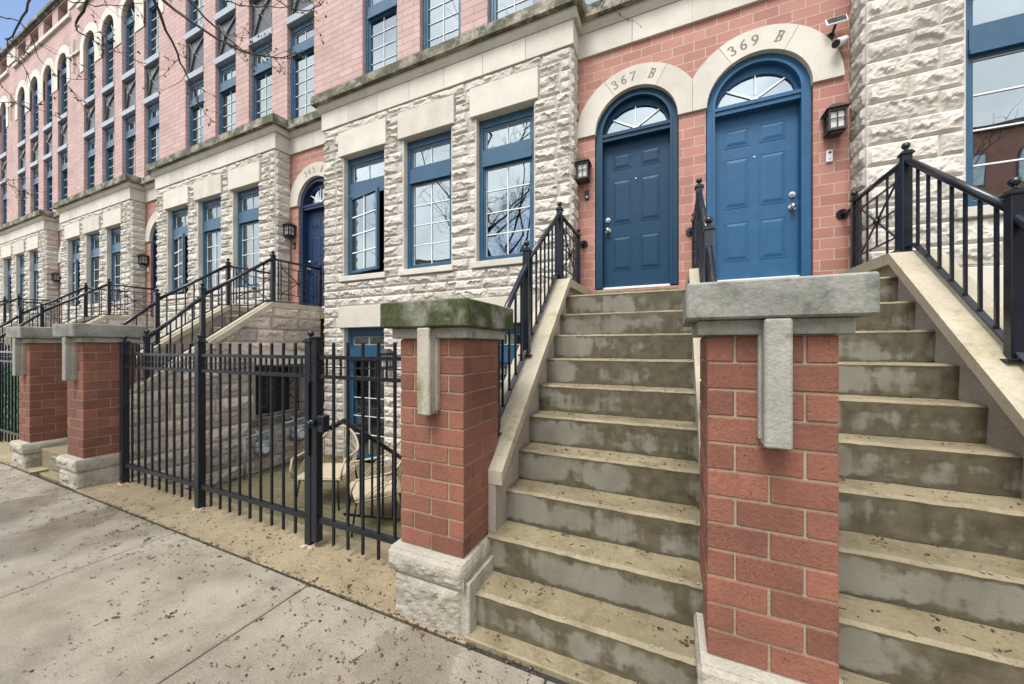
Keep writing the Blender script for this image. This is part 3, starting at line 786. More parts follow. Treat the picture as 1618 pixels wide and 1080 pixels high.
    for (a, b) in ups:
        window_rect(H, a + .004, b - .004, 6.04, 8.02, WY + .075, 2, 5, (7.43, 7.63), .055)
        s = MB(); y = WY + .075
        s.box(a, b, y, y + .09, 8.17, 9.03, 0)
        p0, p1, q0, q1 = a + .05, b - .05, 8.21, 8.99; c = (a + b) / 2; zc = (q0 + q1) / 2
        for bx in ((a + .002, p0, 8.172, 9.028), (p1, b - .002, 8.172, 9.028), (p0, p1, 8.172, q0), (p0, p1, q1, 9.028)):
            s.box(bx[0], bx[1], y - .035, y - .001, bx[2], bx[3], 0)
        k = len(s.v); s.v += [(p0, y - .004, q0), (p1, y - .004, q0), (p1, y - .004, q1), (p0, y - .004, q1), (c, y - .06, zc)]
        for i in range(4): s.face((k + i, k + (i + 1) % 4, k + 4), 0)
        for (px, pz) in ((p0, q0), (p1, q0), (p1, q1), (p0, q1)):
            s.bar((px, y - .02, pz), (c, y - .072, zc), .03, .03, 0)
        s.cbox(c - .05, c + .05, y - .10, y - .05, zc - .05, zc + .05, .015, 0)
        so = s.build('spandrel_panel', [SPAN], H)
        for (za, zb) in ((8.025, 8.168), (9.032, 9.185)):
            rl = MB(); rl.cbox(a - .006, b + .006, WY - .02, WY + .16, za, zb, .006); rl.build('spandrel_rail', SPANR, so)
        arch_window(H, a + .003, b - .003, 9.19, ZS, WY + .075)
        window_rect(H, a + .004, b - .004, AZ0 + .002, AZ1 - .002, WY + .22, 2, 2, None, .05)
    # ---- rooms behind the glass, roof, curtains
    rm = MB()
    rm.box(r0 + .01, r1 - .01, 7.2, 7.3, YARD, 13.2)
    for z in (YARD - .1, 2.1, 5.7, 8.95, 12.15): rm.box(r0 + .01, r1 - .01, WY + .36, 7.2, z, z + .12)
    for x in (r0 + .005, r1 - .1, (r0 + r1) / 2): rm.box(x, x + .09, WY + .36, 7.2, YARD, 13.2)
    rm.build('interior', ROOM, H)
    rf = MB(); rf.box(r0, r1, WY + .41, 15, zt + .1, zt + .25); rf.box(r0, r1, 14.8, 15, YARD, zt + .1); rf.build('roof', ASPH, H)
    for (a, b, za, zb, y) in curtains:
        q = MB(); n = 26; k = len(q.v)
        for i in range(n + 1):
            x = a + (b - a) * i / n; yy = y + .03 * sin(i * 1.9) + .012 * sin(i * .7)
            q.v += [(x, yy, za), (x, yy, zb)]
        for i in range(n): q.face((k + 2 * i, k + 2 * i + 2, k + 2 * i + 3, k + 2 * i + 1), 0, True)
        q.build('curtain', CURT, H)
    return H

ups0 = [(x, x + .786) for x in (-5.037, -3.778, -2.524, -1.265)]
cur = [(-4.5, -4.3, 6.05, 8.0, 4.98), (-1.22, -.86, 6.05, 8.0, 4.98), (-3.2, -3.05, 6.05, 8.0, 4.98), (-2.0, -1.78, 6.05, 8.0, 4.98), (-4.95, -4.75, 9.2, 10.6, 4.98), (-2.45, -2.1, 9.2, 10.6, 4.98), (-1.2, -.75, 9.2, 10.6, 4.98)]
KW = dict(bay=(-5.636, -1.17), wins=[(-5.16, -4.25), (-3.857, -2.965), (-2.55, -1.668)],
          lows=[(-5.16, -4.25, YARD), (-3.857, -2.965, .75), (-2.55, -1.668, .75)], entry=(-1.17, .215), dc=-.43, ups=ups0, rng=(-5.595, .215))
h367 = house('k0', 'brick and limestone townhouse numbered 367 B with dark teal blue arched door', number='367 B', doormat=BLUED, knob_left=True, seed=11, openw=0, ringlim=(-1.168, .213), curtains=cur, ang0=113, **KW)
mir = lambda p: (.426 - p[1], .426 - p[0])
h369 = house('k', 'townhouse numbered 369 B with brighter blue arched door and wide stone bay', bay=(1.67, 6.15), wins=[(2.325, 3.25), (3.65, 4.5), (4.9, 5.75)], lows=[(2.325, 3.25, .75), (4.9, 5.75, .75)],
             entry=(.215, 1.67), dc=.857, ups=[mir(p) for p in ups0], number='369 B', doormat=BLUER, knob_left=False, rng=(.215, 6.15), seed=57, ringlim=(.217, 1.64), ang0=113, course=.19)
# numbers differ on the far houses, so the 365 house gets its own arch number
def far_house(k, label, num, sash):
    H = copy_tree(h367, None, (-PIT * k, 0, 0)); H['label'] = label
    for c in kids(H):
        if c.name.startswith('door_arch'):
            for g in kids(c): bpy.data.objects.remove(g)
            if num: numerals(num, -.43 - PIT * k, 4.34, .618, WY - .0325, .105, c, 113, 10.5)
        if c.name.startswith('door.') or c.name == 'door' or c.name.startswith('door_frame'):
            for s in c.material_slots: s.link = 'OBJECT'; s.material = NAVY
    return H
far_house(1, 'townhouse numbered 365 B standing behind the gated sunken courtyard stair', '365 B', True)
far_house(2, 'townhouse with red brick upper floors, next left of number 365 B', None, True)
far_house(3, 'far townhouse under the blue patch of sky, two left of number 365 B', None, True)
far_house(4, 'farthest townhouse of the row, cut off by the left picture edge', None, True)

# ------------------------------------------------------------------ ground
g = MB(); g.box(-160, 160, -120, 120, -.8, -.5); tag(g.build('ground', SOIL), kind='structure')
g = MB(); g.box(-160, 160, -9.5, -2.75, -.5, -.14); tag(g.build('street', ASPH), kind='structure')
g = MB(); g.box(-160, 160, -2.75, -2.6, -.5, -.005); g.box(-160, 160, -9.65, -9.5, -.5, -.005); tag(g.build('kerb', WALK), kind='structure')
g = MB()
g.box(-160, 160, -2.6, 1.66, -.5, -.008, 1)
xs = [-2.19 + 1.645 * i for i in range(-26, 10)]
rr = random.Random(3)
for i in range(len(xs) - 1):
    for (ya, yb) in ((-2.6, -1.2), (-1.195, .2), (.205, 1.618)):
        if ya < -.5 and abs(xs[i]) > 30: continue
        g.t = rr.random()
        g.cbox(xs[i] + .0055, xs[i + 1] - .0055, ya + .0035, yb - .0035, -.1, 0, .005, 0)
tag(g.build('sidewalk', [WALK, SOIL]), kind='structure')
g = MB(); g.box(-160, 160, -16, -9.65, -.5, -.01); tag(g.build('opposite_pavement', WALK), kind='structure')
g = MB()
g.cbox(-5.97, -1.0, 1.632, 2.14, -.5, .004, .006)
g.cbox(-32, -7.3, 1.632, 4.44, -.5, .003, .006); g.cbox(1.62, 30, 1.632, 4.44, -.5, .003, .006)
tag(g.build('apron', APRON), kind='structure')
g = MB(); g.box(-5.82, -1.15, 2.14, BY, -.5, YARD); tag(g.build('courtyard_floor', PAVER), kind='structure')
g = MB()
for i in range(2): g.cbox(-2.5, -1.2, 2.141 + .26 * i, 2.401 + .26 * i, YARD + .001, -.12 * (i + 1), .008)
tag(g.build('courtyard_steps', APRON), kind='structure')

# ------------------------------------------------------------------ brick pillars
def pillar(x0, x1, y0, y1, zb, label, capm, dropm, zg=0.0, zt=1.615, seed=1):
    rr = random.Random(seed)
    T = thing('brick_pillar', label, 'pillar', ((x0 + x1) / 2, (y0 + y1) / 2, 0), 'brick gate pillars')
    b = MB(); o = .012
    X0, X1, Y0, Y1 = x0 - o, x1 + o, y0 - o, y1 + o
    b.box(X0 + .012, X1 - .012, Y0 - .015, Y1 - .012, zg - .1, zb - .004)
    zm = zb - .135
    for (za, zc, ex, am) in ((zg - .03, zm, 0, .055), (zm, zb, .026, .045)):
        s = seed * 31 + int(za * 100)
        w = X1 - X0 + 2 * ex; d = Y1 - Y0 + 2 * ex; h = zc - za - .004
        rockblock(b, w, h, lambda u, v, n: (X0 - ex + u, Y0 - ex - .03 - n * .7 + .01, za + v), am, .018, s)
        rockblock(b, w, h, lambda u, v, n: (X1 + ex - u, Y1 + ex + n * .8 - .01, za + v), am, .018, s + 1)
        rockblock(b, d, h, lambda u, v, n: (X1 + ex + n * .4 - .01, Y0 - ex - .03 + u * (d + .03) / d, za + v), am, .018, s + 2)
        rockblock(b, d, h, lambda u, v, n: (X0 - ex - n * .3 + .01, Y1 + ex - u * (d + .03) / d, za + v), am, .018, s + 3)
        b.box(X0 - ex + .011, X1 + ex - .011, Y0 - ex - .019, Y1 + ex - .011, za, zc - .003)
    b.build('base', PBASE, T)
    s = MB(); n = 12; ch = (zt - zb) / n; j = .0045; w = x1 - x0; d = y1 - y0; t = .1; m1 = .0055
    s.box(x0 + m1, x1 - m1, y0 + m1, y1 - m1, zb - .002, zt, 1)
    def br(xa, xb, ya, yb, k):
        s.t = rr.random() ** 1.2
        z = zb + k * ch
        e = rr.uniform(-.0012, .0012)
        s.cbox(xa + j + e, xb - j + e, ya + j + e, yb - j + e, z + j, z + ch - j, .0035, 0)
    for k in range(n):
        if k % 2 == 0:
            xm = (x0 + x1) / 2
            for (ya, yb) in ((y0 - j, y0 + t), (y1 - t, y1 + j)):
                br(x0 - j, xm, ya, yb, k); br(xm, x1 + j, ya, yb, k)
            for (xa, xb) in ((x0 - j, x0 + t), (x1 - t, x1 + j)): br(xa, xb, y0 + t, y1 - t, k)
        else:
            ym = (y0 + y1) / 2
            for (xa, xb) in ((x0 - j, x0 + t), (x1 - t, x1 + j)):
                br(xa, xb, y0 - j, ym, k); br(xa, xb, ym, y1 + j, k)
            for (ya, yb) in ((y0 - j, y0 + t), (y1 - t, y1 + j)): br(x0 + t, x1 - t, ya, yb, k)
    s.build('shaft', [BRICKP, MORTP], T)
    c = MB(); c.cbox(x0 - .035, x1 + .035, y0 - .035, y1 + .035, zt + .002, zt + .062, .004); c.build('neck_stone', DROPG, T)
    c = MB(); cx0, cx1, cy0, cy1, cz0, cz1 = x0 - .08, x1 + .08, y0 - .09, y1 + .075, zt + .063, zt + .21
    N = 22; M_ = 22; K_ = 6
    # weathered slab: bevelled block with slightly uneven faces
    c.cbox(cx0, cx1, cy0, cy1, cz0, cz1, .008)
    c.build('cap', capm, T)
    xm = (x0 + x1) / 2 + .012
    q = MB(); q.cbox(xm - .043, xm + .043, y0 - .088, y0 + .004, zt - .425, zt + .060, .007); q.cbox(xm - .052, xm + .052, y0 - .03, y0 + .003, zt - .405, zt + .059, .003)
    q.build('drop_stone', dropm, T)
    return T
pillar(-1.49, -1.05, 1.695, 2.125, .40, 'brick pillar with green moss covered cap at the left foot of the 367 B stairs', CAPM, DROPM, seed=2)
pillar(.132, .56, 1.695, 2.125, .292, 'large red brick pillar with bare grey stone cap between the two front stairs', CAPG, DROPG, seed=5)
pillar(-6.4, -5.97, 1.695, 2.125, .325, 'grey capped brick pillar at the left end of the iron fence, with steps on its left', CAPG, DROPG, seed=8)
pillar(-7.98, -7.6, 1.695, 2.125, .325, 'farthest brick pillar, left of the low stone step and beside the green hedge', CAPG, DROPG, seed=9)

# ------------------------------------------------------------------ stoops
NR, RZ0, RDZ, RY0, RDY = 10, .215, .209, 1.735, .2075
def flight(T, x0, x1, seed):
    """solid concrete flight: worn nosings, separate tread and riser materials."""
    m = MB(); rise = []; alng = []; dirts = []; chips = []
    nx = max(2, int((x1 - x0) / .03)); rr = random.Random(seed)
    def strip(A, B, mat, ra, rb, jag=0):
        k = len(m.v)
        for i in range(nx + 1):
            x = x0 + (x1 - x0) * i / nx
            for s, (yy, zz) in enumerate((A, B)):
                w = noise.noise((x * 9, yy * 2, zz * 9 + seed)) * .004 + noise.noise((x * 40, yy * 3, zz * 9)) * .0024
                m.v.append((x, yy + w, zz + w * .6))
        m.t = rr.random()
        for i in range(nx):
            m.face((k + 2 * i, k + 2 * i + 2, k + 2 * i + 3, k + 2 * i + 1), mat, False); rise.append((ra, rb)); alng.append((i + .5) / nx)
    for i in range(NR):
        y = RY0 + RDY * i; z0 = RZ0 + RDZ * (i - 1) if i else .022; z1 = RZ0 + RDZ * i
        strip((y + .008, z0), (y - .004, z1 - .03), 1, 0, .86)
        strip((y - .004, z1 - .03), (y - .006, z1 - .014), 1, .86, 1)
        strip((y - .006, z1 - .014), (y + .012, z1), 0, 1, 1)
        yn = y + RDY + .008 if i < NR - 1 else WY
        strip((y + .012, z1), (yn - .001, z1), 0, 0, 0)
        dirts.append((yn, z1)); chips.append((y - .006, z1))
    def tri(pts, mat):
        k = len(m.v); m.v += pts; m.face(range(k, k + len(pts)), mat); rise.append(None); alng.append(.5)
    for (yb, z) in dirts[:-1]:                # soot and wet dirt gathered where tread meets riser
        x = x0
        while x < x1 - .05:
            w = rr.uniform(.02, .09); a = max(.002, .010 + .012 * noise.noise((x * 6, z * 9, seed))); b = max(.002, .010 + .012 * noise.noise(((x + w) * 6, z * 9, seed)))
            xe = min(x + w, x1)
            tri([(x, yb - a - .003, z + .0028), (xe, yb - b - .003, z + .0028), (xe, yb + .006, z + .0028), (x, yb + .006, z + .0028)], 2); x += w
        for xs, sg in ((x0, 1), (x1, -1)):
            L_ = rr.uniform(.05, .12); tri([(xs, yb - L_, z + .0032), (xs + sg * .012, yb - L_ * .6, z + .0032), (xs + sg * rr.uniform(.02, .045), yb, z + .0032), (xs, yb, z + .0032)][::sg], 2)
    for (ye, z) in chips:                     # pale broken spots along the nosing
        for j in range(rr.randint(3, 7)):
            x = rr.uniform(x0 + .02, x1 - .02); L_ = rr.uniform(.003, .011); d = rr.uniform(.002, .007)
            tri([(x - L_, ye + .014, z + .003), (x - L_ * .3, ye + .008, z + .0026), (x + L_ * .7, ye + .009, z + .0026), (x + L_, ye + .015, z + .003), (x + L_ * .2, ye + .016 + d, z + .0032)], 3)
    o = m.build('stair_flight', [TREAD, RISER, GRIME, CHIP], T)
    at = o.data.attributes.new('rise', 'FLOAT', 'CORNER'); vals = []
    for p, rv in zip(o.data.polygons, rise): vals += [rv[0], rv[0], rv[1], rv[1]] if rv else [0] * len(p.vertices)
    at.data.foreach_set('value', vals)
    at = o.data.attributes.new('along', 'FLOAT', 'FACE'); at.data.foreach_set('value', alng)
    return o

def copeline(pts, y):
    if y <= pts[0][0]: return pts[0][1]
    for (a, b) in zip(pts[:-1], pts[1:]):
        if y <= b[0]: return a[1] + (b[1] - a[1]) * (y - a[0]) / (b[0] - a[0])
    return pts[-1][1]

def cheek(T, x0, x1, pts, cx0, cx1, rock_side=None, seed=1, hole=None, zb=YARD, ybot=2.0):
    m = MB(); th = .085
    yb = pts[0][0] + .03
    prof = [(ybot if ybot < yb else yb, zb), (ybot if ybot < yb else yb, pts[0][1] - th)] + [(y, z - th) for y, z in pts[1:]] + [(pts[-1][0], zb)]
    if hole is None: m.prism(prof, 'x', x0, x1)
    else:
        ya, yc, za, zc = hole
        def top(y): return copeline([(p[0], p[1] - th) for p in pts], y)
        m.prism([(prof[0][0], zb), (prof[0][0], top(prof[0][0])), (ya, top(ya)), (ya, zb)], 'x', x0, x1)
        m.prism([(yc, zb), (yc, top(yc)), (pts[-1][0], top(pts[-1][0])), (pts[-1][0], zb)], 'x', x0, x1)
        m.prism([(ya, zb), (ya, za), (yc, za), (yc, zb)], 'x', x0, x1)
        kk = [p for p in pts if ya < p[0] < yc]
        m.prism([(ya, zc), (ya, top(ya))] + [(p[0], p[1] - th) for p in kk] + [(yc, top(yc)), (yc, zc)], 'x', x0, x1)
    m.build('cheek_wall', CHEEK, T)
    c = MB()
    for i, (a, b) in enumerate(zip(pts[:-1], pts[1:])):
        n = max(1, int(round((b[0] - a[0]) / .95)))
        for j in range(n):
            c.t = random.random()
            p = [a[0] + (b[0] - a[0]) * j / n, a[1] + (b[1] - a[1]) * j / n]; q = [a[0] + (b[0] - a[0]) * (j + 1) / n, a[1] + (b[1] - a[1]) * (j + 1) / n]
            g_ = .002 if j else 0
            c.prism([(p[0] + g_, p[1] - th + .002), (p[0] + g_, p[1]), (q[0], q[1]), (q[0], q[1] - th + .002)], 'x', cx0, cx1)
    c.build('coping', COPE, T)
    if rock_side is not None:
        rk = MB(); x = x1 if rock_side > 0 else x0
        sl = [(p[0], p[1] - th) for p in pts]
        def fn(u, z, n):
            zz = min(z, copeline(sl, u) - .002)
            return (x + (n if rock_side > 0 else -n), u, zz)
        def lim(mb, q): return max(mb.v[i][2] for i in q) - min(mb.v[i][2] for i in q) > .001
        nrow = int((2.2 - zb) / .2); rr = random.Random(seed)
        for r in range(nrow + 1):
            za, zc2 = zb + r * .2, zb + (r + 1) * .2
            segs = [(prof[0][0], pts[-1][0])]
            if hole and hole[2] - .16 < (za + zc2) / 2 < hole[3] + .24: segs = [(prof[0][0], hole[0] - .03), (hole[1] + .03, pts[-1][0])]
            for (a, b) in segs:
                for (p, q) in blocks_row(a, b, rr, .35, .8):
                    if copeline(sl, q) < za + .02: continue
                    rockblock(rk, q - p - 2 * G, .2 - 2 * G, lambda u, v, n, p=p, za=za: fn(p + G + u, za + G + v, n), .05, .02, rr.randint(0, 10 ** 6), lim)
        rk.build('rockface_stone', ROCKP, T)

CP0 = [(1.985, .80), (3.6, 2.27), (WY - .005, 2.285)]
CP1 = [(2.08, 1.10), (3.64, 2.277), (WY - .005, 2.285)]
S = thing('double_stoop', 'tan concrete double front stairs rising to the 367 B and 369 B doors', 'stairs', (.2, 1.7, 0))
flight(S, -1.03, .155, 1); flight(S, .26, 1.56, 2)
cheek(S, -1.17, -1.0, CP0, -1.2, -.955, ybot=1.99)
cheek(S, .145, .275, CP0, .137, .285, zb=0, ybot=2.0)
cheek(S, 1.53, 1.70, CP0, 1.475, 1.76, ybot=1.85, zb=0)
q = MB()
q.cbox(-1.046, -.992, 1.66, 2.04, -.05, .30, .006)
q.build('kerb_stone', PBASE, S)
q = MB(); q.cbox(-1.02, 1.6, 1.645, 1.76, -.05, .024, .006); q.build('bottom_step', TREAD, S)

def stoop(dx, label):
    S1 = thing('stoop', label, 'stairs', (-6.5 + dx, 1.7, 0), 'single front stoops along the row')
    flight(S1, -7.02 + dx, -5.97 + dx, 4)
    cheek(S1, -7.2 + dx, -7.0 + dx, [(a, b) for a, b in CP1], -7.23 + dx, -6.97 + dx, zb=0)
    cheek(S1, -5.98 + dx, -5.80 + dx, [(a, b) for a, b in CP1[:-1]] + [(BY + .05, 2.284)], -6.0 + dx, -5.765 + dx, rock_side=1, seed=5, hole=(3.4, 4.2, .46, 1.27))
    q = MB(); q.cbox(-5.9 + dx, -5.755 + dx, 3.33, 4.3, .36, .455, .008); q.build('window_sill', LEDGE, S1)
    q = MB(); q.cbox(-5.9 + dx, -5.775 + dx, 3.2, 4.35, 1.275, 1.5, .008); q.build('window_lintel', LIME, S1)
    q = MB(); q.box(-6.22 + dx, -6.20 + dx, 3.3, 4.3, .4, 1.35); q.build('dark_window', DGLASS, S1)
    q = MB(); q.box(-6.2 + dx, -5.985 + dx, 3.3, 3.398, .4, 1.35); q.box(-6.2 + dx, -5.985 + dx, 4.202, 4.3, .4, 1.35); q.box(-6.2 + dx, -5.985 + dx, 3.4, 4.2, .38, .458); q.box(-6.2 + dx, -5.985 + dx, 3.4, 4.2, 1.272, 1.36); q.build('window_reveal', ROCKP, S1)
    gr = MB(); x = -5.735 + dx; ya, yb, za, zb = 3.42, 4.18, .5, 1.24
    for (p, q2) in (((ya, za), (yb, za)), ((ya, zb), (yb, zb)), ((ya, za - .03), (ya, zb + .03)), ((yb, za), (yb, zb)), ((ya + .14, za), (ya + .14, zb)), ((yb - .14, za), (yb - .14, zb)), ((ya, za + .14), (yb, za + .14)), ((ya, zb - .14), (yb, zb - .14)),
                    ((ya + .14, za + .14), (yb - .14, zb - .14)), ((ya + .14, zb - .14), (yb - .14, za + .14)), (((ya + yb) / 2, za + .14), ((ya + yb) / 2, zb - .14)), ((ya + .14, (za + zb) / 2), (yb - .14, (za + zb) / 2))):
        gr.bar((x, p[0], p[1]), (x, q2[0], q2[1]), .014, .014)
    gr.sph((x, (ya + yb) / 2, (za + zb) / 2), .03, 10)
    gr.build('window_grille', IRON, S1)
    q = MB(); q.cbox(-7.05 + dx, -5.95 + dx, 1.645, 1.76, -.05, .03, .006); q.cbox(-7.62 + dx, -6.38 + dx, 1.78, 2.3, -.05, .235, .006); q.build('bottom_step', TREAD, S1)
    return S1
S1 = stoop(0, 'stone stoop climbing to the 365 B door, its side wall holding a grilled window')
for k, lb in ((1, 'stone stoop of the house next left of number 365 B, rising behind grey caps'), (2, 'far stone stoop at the left picture edge, mostly hidden by the pillars')):
    copy_tree(S1, None, (-PIT * k, 0, 0))['label'] = lb

# ------------------------------------------------------------------ railings
def ball_post(parent, x, y, z0, z1, w=.05, plate=True, nm='post'):
    m = MB()
    m.cbox(x - w / 2, x + w / 2, y - w / 2, y + w / 2, z0, z1 - .095, .004)
    m.cbox(x - w * .68, x + w * .68, y - w * .68, y + w * .68, z1 - .097, z1 - .08, .003)
    m.cbox(x - w * .52, x + w * .52, y - w * .52, y + w * .52, z1 - .08, z1 - .066, .003)
    m.tube([(x, y, z1 - .066), (x, y, z1 - .045)], [.016, .011], 10)
    m.sph((x, y, z1 - .026), .026, 14)
    if plate: m.cbox(x - w, x + w, y - w, y + w, z0 - .002, z0 + .012, .002)
    return m.build(nm, IRON, parent)

def railing(x, label, cp, wally=4.56, group='black iron stair railings', bracket=1):
    T = thing('stair_railing', label, 'railing', (x, 3.71, 2.28), group)
    hr = [(2.16, 1.64), (2.8, 2.30), (3.71, 2.99), (wally, 2.99)]
    P = [(2.76, copeline(cp, 2.76) - .01, 2.45), (3.71, 2.275, 3.12)]
    for (y, z0, z1) in P: ball_post(T, x, y, z0, z1, .055)
    ball_post(T, x, 2.19, copeline(cp, 2.19) - .01, 1.78, .05)
    ball_post(T, x, wally, 2.28, 3.09, .045, plate=False)
    h = MB()
    h.tube([(x, 2.16, 1.64), (x, 2.74, 2.23)], .0235, 12); h.tube([(x, 2.78, 2.29), (x, 3.70, 2.985)], .0235, 12); h.tube([(x, 3.72, 2.985), (x, wally, 2.985)], .02, 12)
    h.build('handrail', IRON, T)
    b = MB(); f = lambda y: copeline(cp, y) + .05
    b.bar((x, 2.19, f(2.19)), (x, 3.6, f(3.6) + .005), .032, .014); b.bar((x, 3.6, f(3.6)), (x, wally, 2.335), .03, .014)
    b.build('bottom_rail', IRON, T)
    def top(y): return copeline(hr, y)
    n = 0
    y = 2.30
    while y < wally - .04:
        sk = abs(y - 2.76) < .05 or abs(y - 3.71) < .05 or 3.86 < y < wally - .16
        if not sk:
            q = MB(); q.box(x - .0075, x + .0075, y - .0075, y + .0075, f(y), top(y) - .01); q.build('baluster', IRON, T)
        y += .115
    d = MB(); ya, yb, za, zb = 3.84, wally - .13, 2.335, 2.97
    w = .013
    for y in (ya, yb, ya + (yb - ya) * .22, yb - (yb - ya) * .22): d.box(x - w / 2, x + w / 2, y - w / 2, y + w / 2, za, zb)
    y0, y1 = ya + (yb - ya) * .0, yb; z0, z1 = za + .1, zb - .1
    for z in (z0, z1): d.box(x - w / 2, x + w / 2, ya, yb, z - w / 2, z + w / 2)
    cy, cz = (ya + yb) / 2, (za + zb) / 2
    d.bar((x, ya, z0), (x, yb, z1), .012, .012); d.bar((x, ya, z1), (x, yb, z0), .012, .012)
    d.bar((x, cy, z0), (x, cy, z1), .012, .012); d.bar((x, ya, cz), (x, yb, cz), .012, .012)
    d.sph((x, cy, cz), .028, 10)
    d.build('cross_panel', IRON, T)
    br = MB(); br.tube([(x, wally, 2.93), (x + .02 * bracket, wally + .06, 2.92), (x + .03 * bracket, WY - .03, 2.93), (x + .03 * bracket, WY, 2.93)], .014, 8); br.tube([(x + .03 * bracket, WY - .016, 2.93), (x + .03 * bracket, WY, 2.93)], .05, 14)
    br.build('wall_bracket', IRON, T)
    return T
railing(-1.10, 'black iron stair railing on the left coping of the 367 B stairs', CP0)
railing(.225, 'black iron railing standing between the dark teal door and the brighter blue door', CP0, bracket=-1)
railing(1.62, 'black iron railing on the broad coping right of the 369 B door', CP0, bracket=-1)
ra = railing(-5.875, 'near railing of the 365 B stoop, rising above the rough stone side wall', CP1)
rb = railing(-7.10, 'rear railing of the 365 B stoop, seen through the near railing', CP1)
for k in (1, 2):
    w_ = ('the stoop next left of 365 B', 'the far stoop at the left picture edge')[k - 1]
    copy_tree(ra, None, (-PIT * k, 0, 0))['label'] = 'near black railing of ' + w_
    copy_tree(rb, None, (-PIT * k, 0, 0))['label'] = 'rear black railing of ' + w_

# ------------------------------------------------------------------ iron fence, gate
def fence(posts, label, y=1.945, group=None, end=None):
    T = thing('iron_fence', label, 'fence', (posts[0], y, 0), group)
    for x in posts:
        ball_post(T, x, y, .004, 1.70, .066, plate=False, nm='post')
        gq = MB(); gr_ = random.Random(int(x * 100)); kk = len(gq.v)
        ring = [(x + .062 * gr_.uniform(.75, 1.25) * cos(2 * PI * i / 14), y - .012 + .052 * gr_.uniform(.75, 1.25) * sin(2 * PI * i / 14), .0055) for i in range(14)]
        gq.v += ring + [(x + .8 * (p[0] - x), y + .8 * (p[1] - y), .016) for p in ring] + [(x, y, .02)]
        for i in range(14):
            j = (i + 1) % 14; gq.face((kk + i, kk + j, kk + 14 + j, kk + 14 + i)); gq.face((kk + 14 + i, kk + 14 + j, kk + 28))
        gq.build('foot_sealant', GROUT, T)
    for a, b in zip(posts[:-1], posts[1:]): bays(T, a + .033, b - .033, y)
    if end is not None: bays(T, posts[-1] + .033, end, y)
    return T
def bays(T, a, b, y):
    for z, h in ((1.486, .028), (1.338, .028), (.222, .04)):
        q = MB(); q.box(a, b, y - .016, y + .016, z - h / 2, z + h / 2); q.build('rail', IRON, T)
    q = MB(); q.box(a, b, y - .005, y + .005, 1.407, 1.416)
    n = int(round((b - a) / .152)); st = (b - a) / n
    for i in range(n):
        x = a + st * (i + .5) - st / 2
        if i: q.box(x - .0065 + 0, x + .0065, y - .0065, y + .0065, 1.35, 1.474) if False else None
    for i in range(n):
        x = a + st * i + st / 2
        q.box(x - .006, x + .006, y - .006, y + .006, 1.352, 1.472)
    q.build('short_bars', IRON, T)
    for i in range(1, n):
        x = a + st * i
        p = MB(); p.cbox(x - .0095, x + .0095, y - .0095, y + .0095, .055, 1.60, .002); p.build('picket', IRON, T)
fence([-5.73, -4.18, -2.612], 'black iron fence with ball topped posts in front of the sunken courtyard')
fence([-14.9, -13.3, -11.7, -10.1], 'black iron fence in front of the green hedge at the left edge', end=-7.97)
Gt = thing('iron_gate', 'black iron courtyard gate with round lock, next to the mossy capped pillar', 'gate', (-2.56, 1.945, 0))
q = MB(); q.cbox(-2.568, -2.508, 1.912, 1.972, .05, 1.63, .004); q.cbox(-2.575, -2.501, 1.905, 1.979, 1.63, 1.648, .003); q.build('stile', IRON, Gt)
bays(Gt, -2.508, -1.46, 1.945)
q = MB(); q.cbox(-2.50, -2.435, 1.91, 1.975, .91, 1.04, .006); q.build('lock_box', IRON, Gt)
q = MB(); q.tube([(-2.53, 1.91, .98), (-2.53, 1.865, .98)], .032, 16); q.tube([(-2.53, 1.865, .98), (-2.53, 1.85, .98)], [.03, .018], 16); q.build('knob', IRON, Gt)
q = MB(); q.cbox(-2.612 + .03, -2.575, 1.895, 1.915, .72, 1.3, .003); q.build('strike_plate', IRON, Gt)
CR = thing('handrail', 'sloping black handrail of the steps going down behind the gate', 'handrail', (-2.45, 2.2, -.1))
q = MB(); q.tube([(-2.45, 1.99, .93), (-2.45, 2.12, .965)], .02, 8); q.tube([(-2.45, 2.12, .965), (-2.45, 3.1, .25)], .02, 8); q.build('top_bar', IRON, CR)
q = MB(); q.bar((-2.45, 2.12, .2), (-2.45, 3.1, -.3), .02, .02); q.build('lower_bar', IRON, CR)
for i in range(8):
    y = 2.16 + i * .13; t = (y - 2.12) / .98
    q = MB(); q.box(-2.457, -2.443, y - .007, y + .007, .2 - .5 * t, .955 - .715 * t); q.build('baluster', IRON, CR)

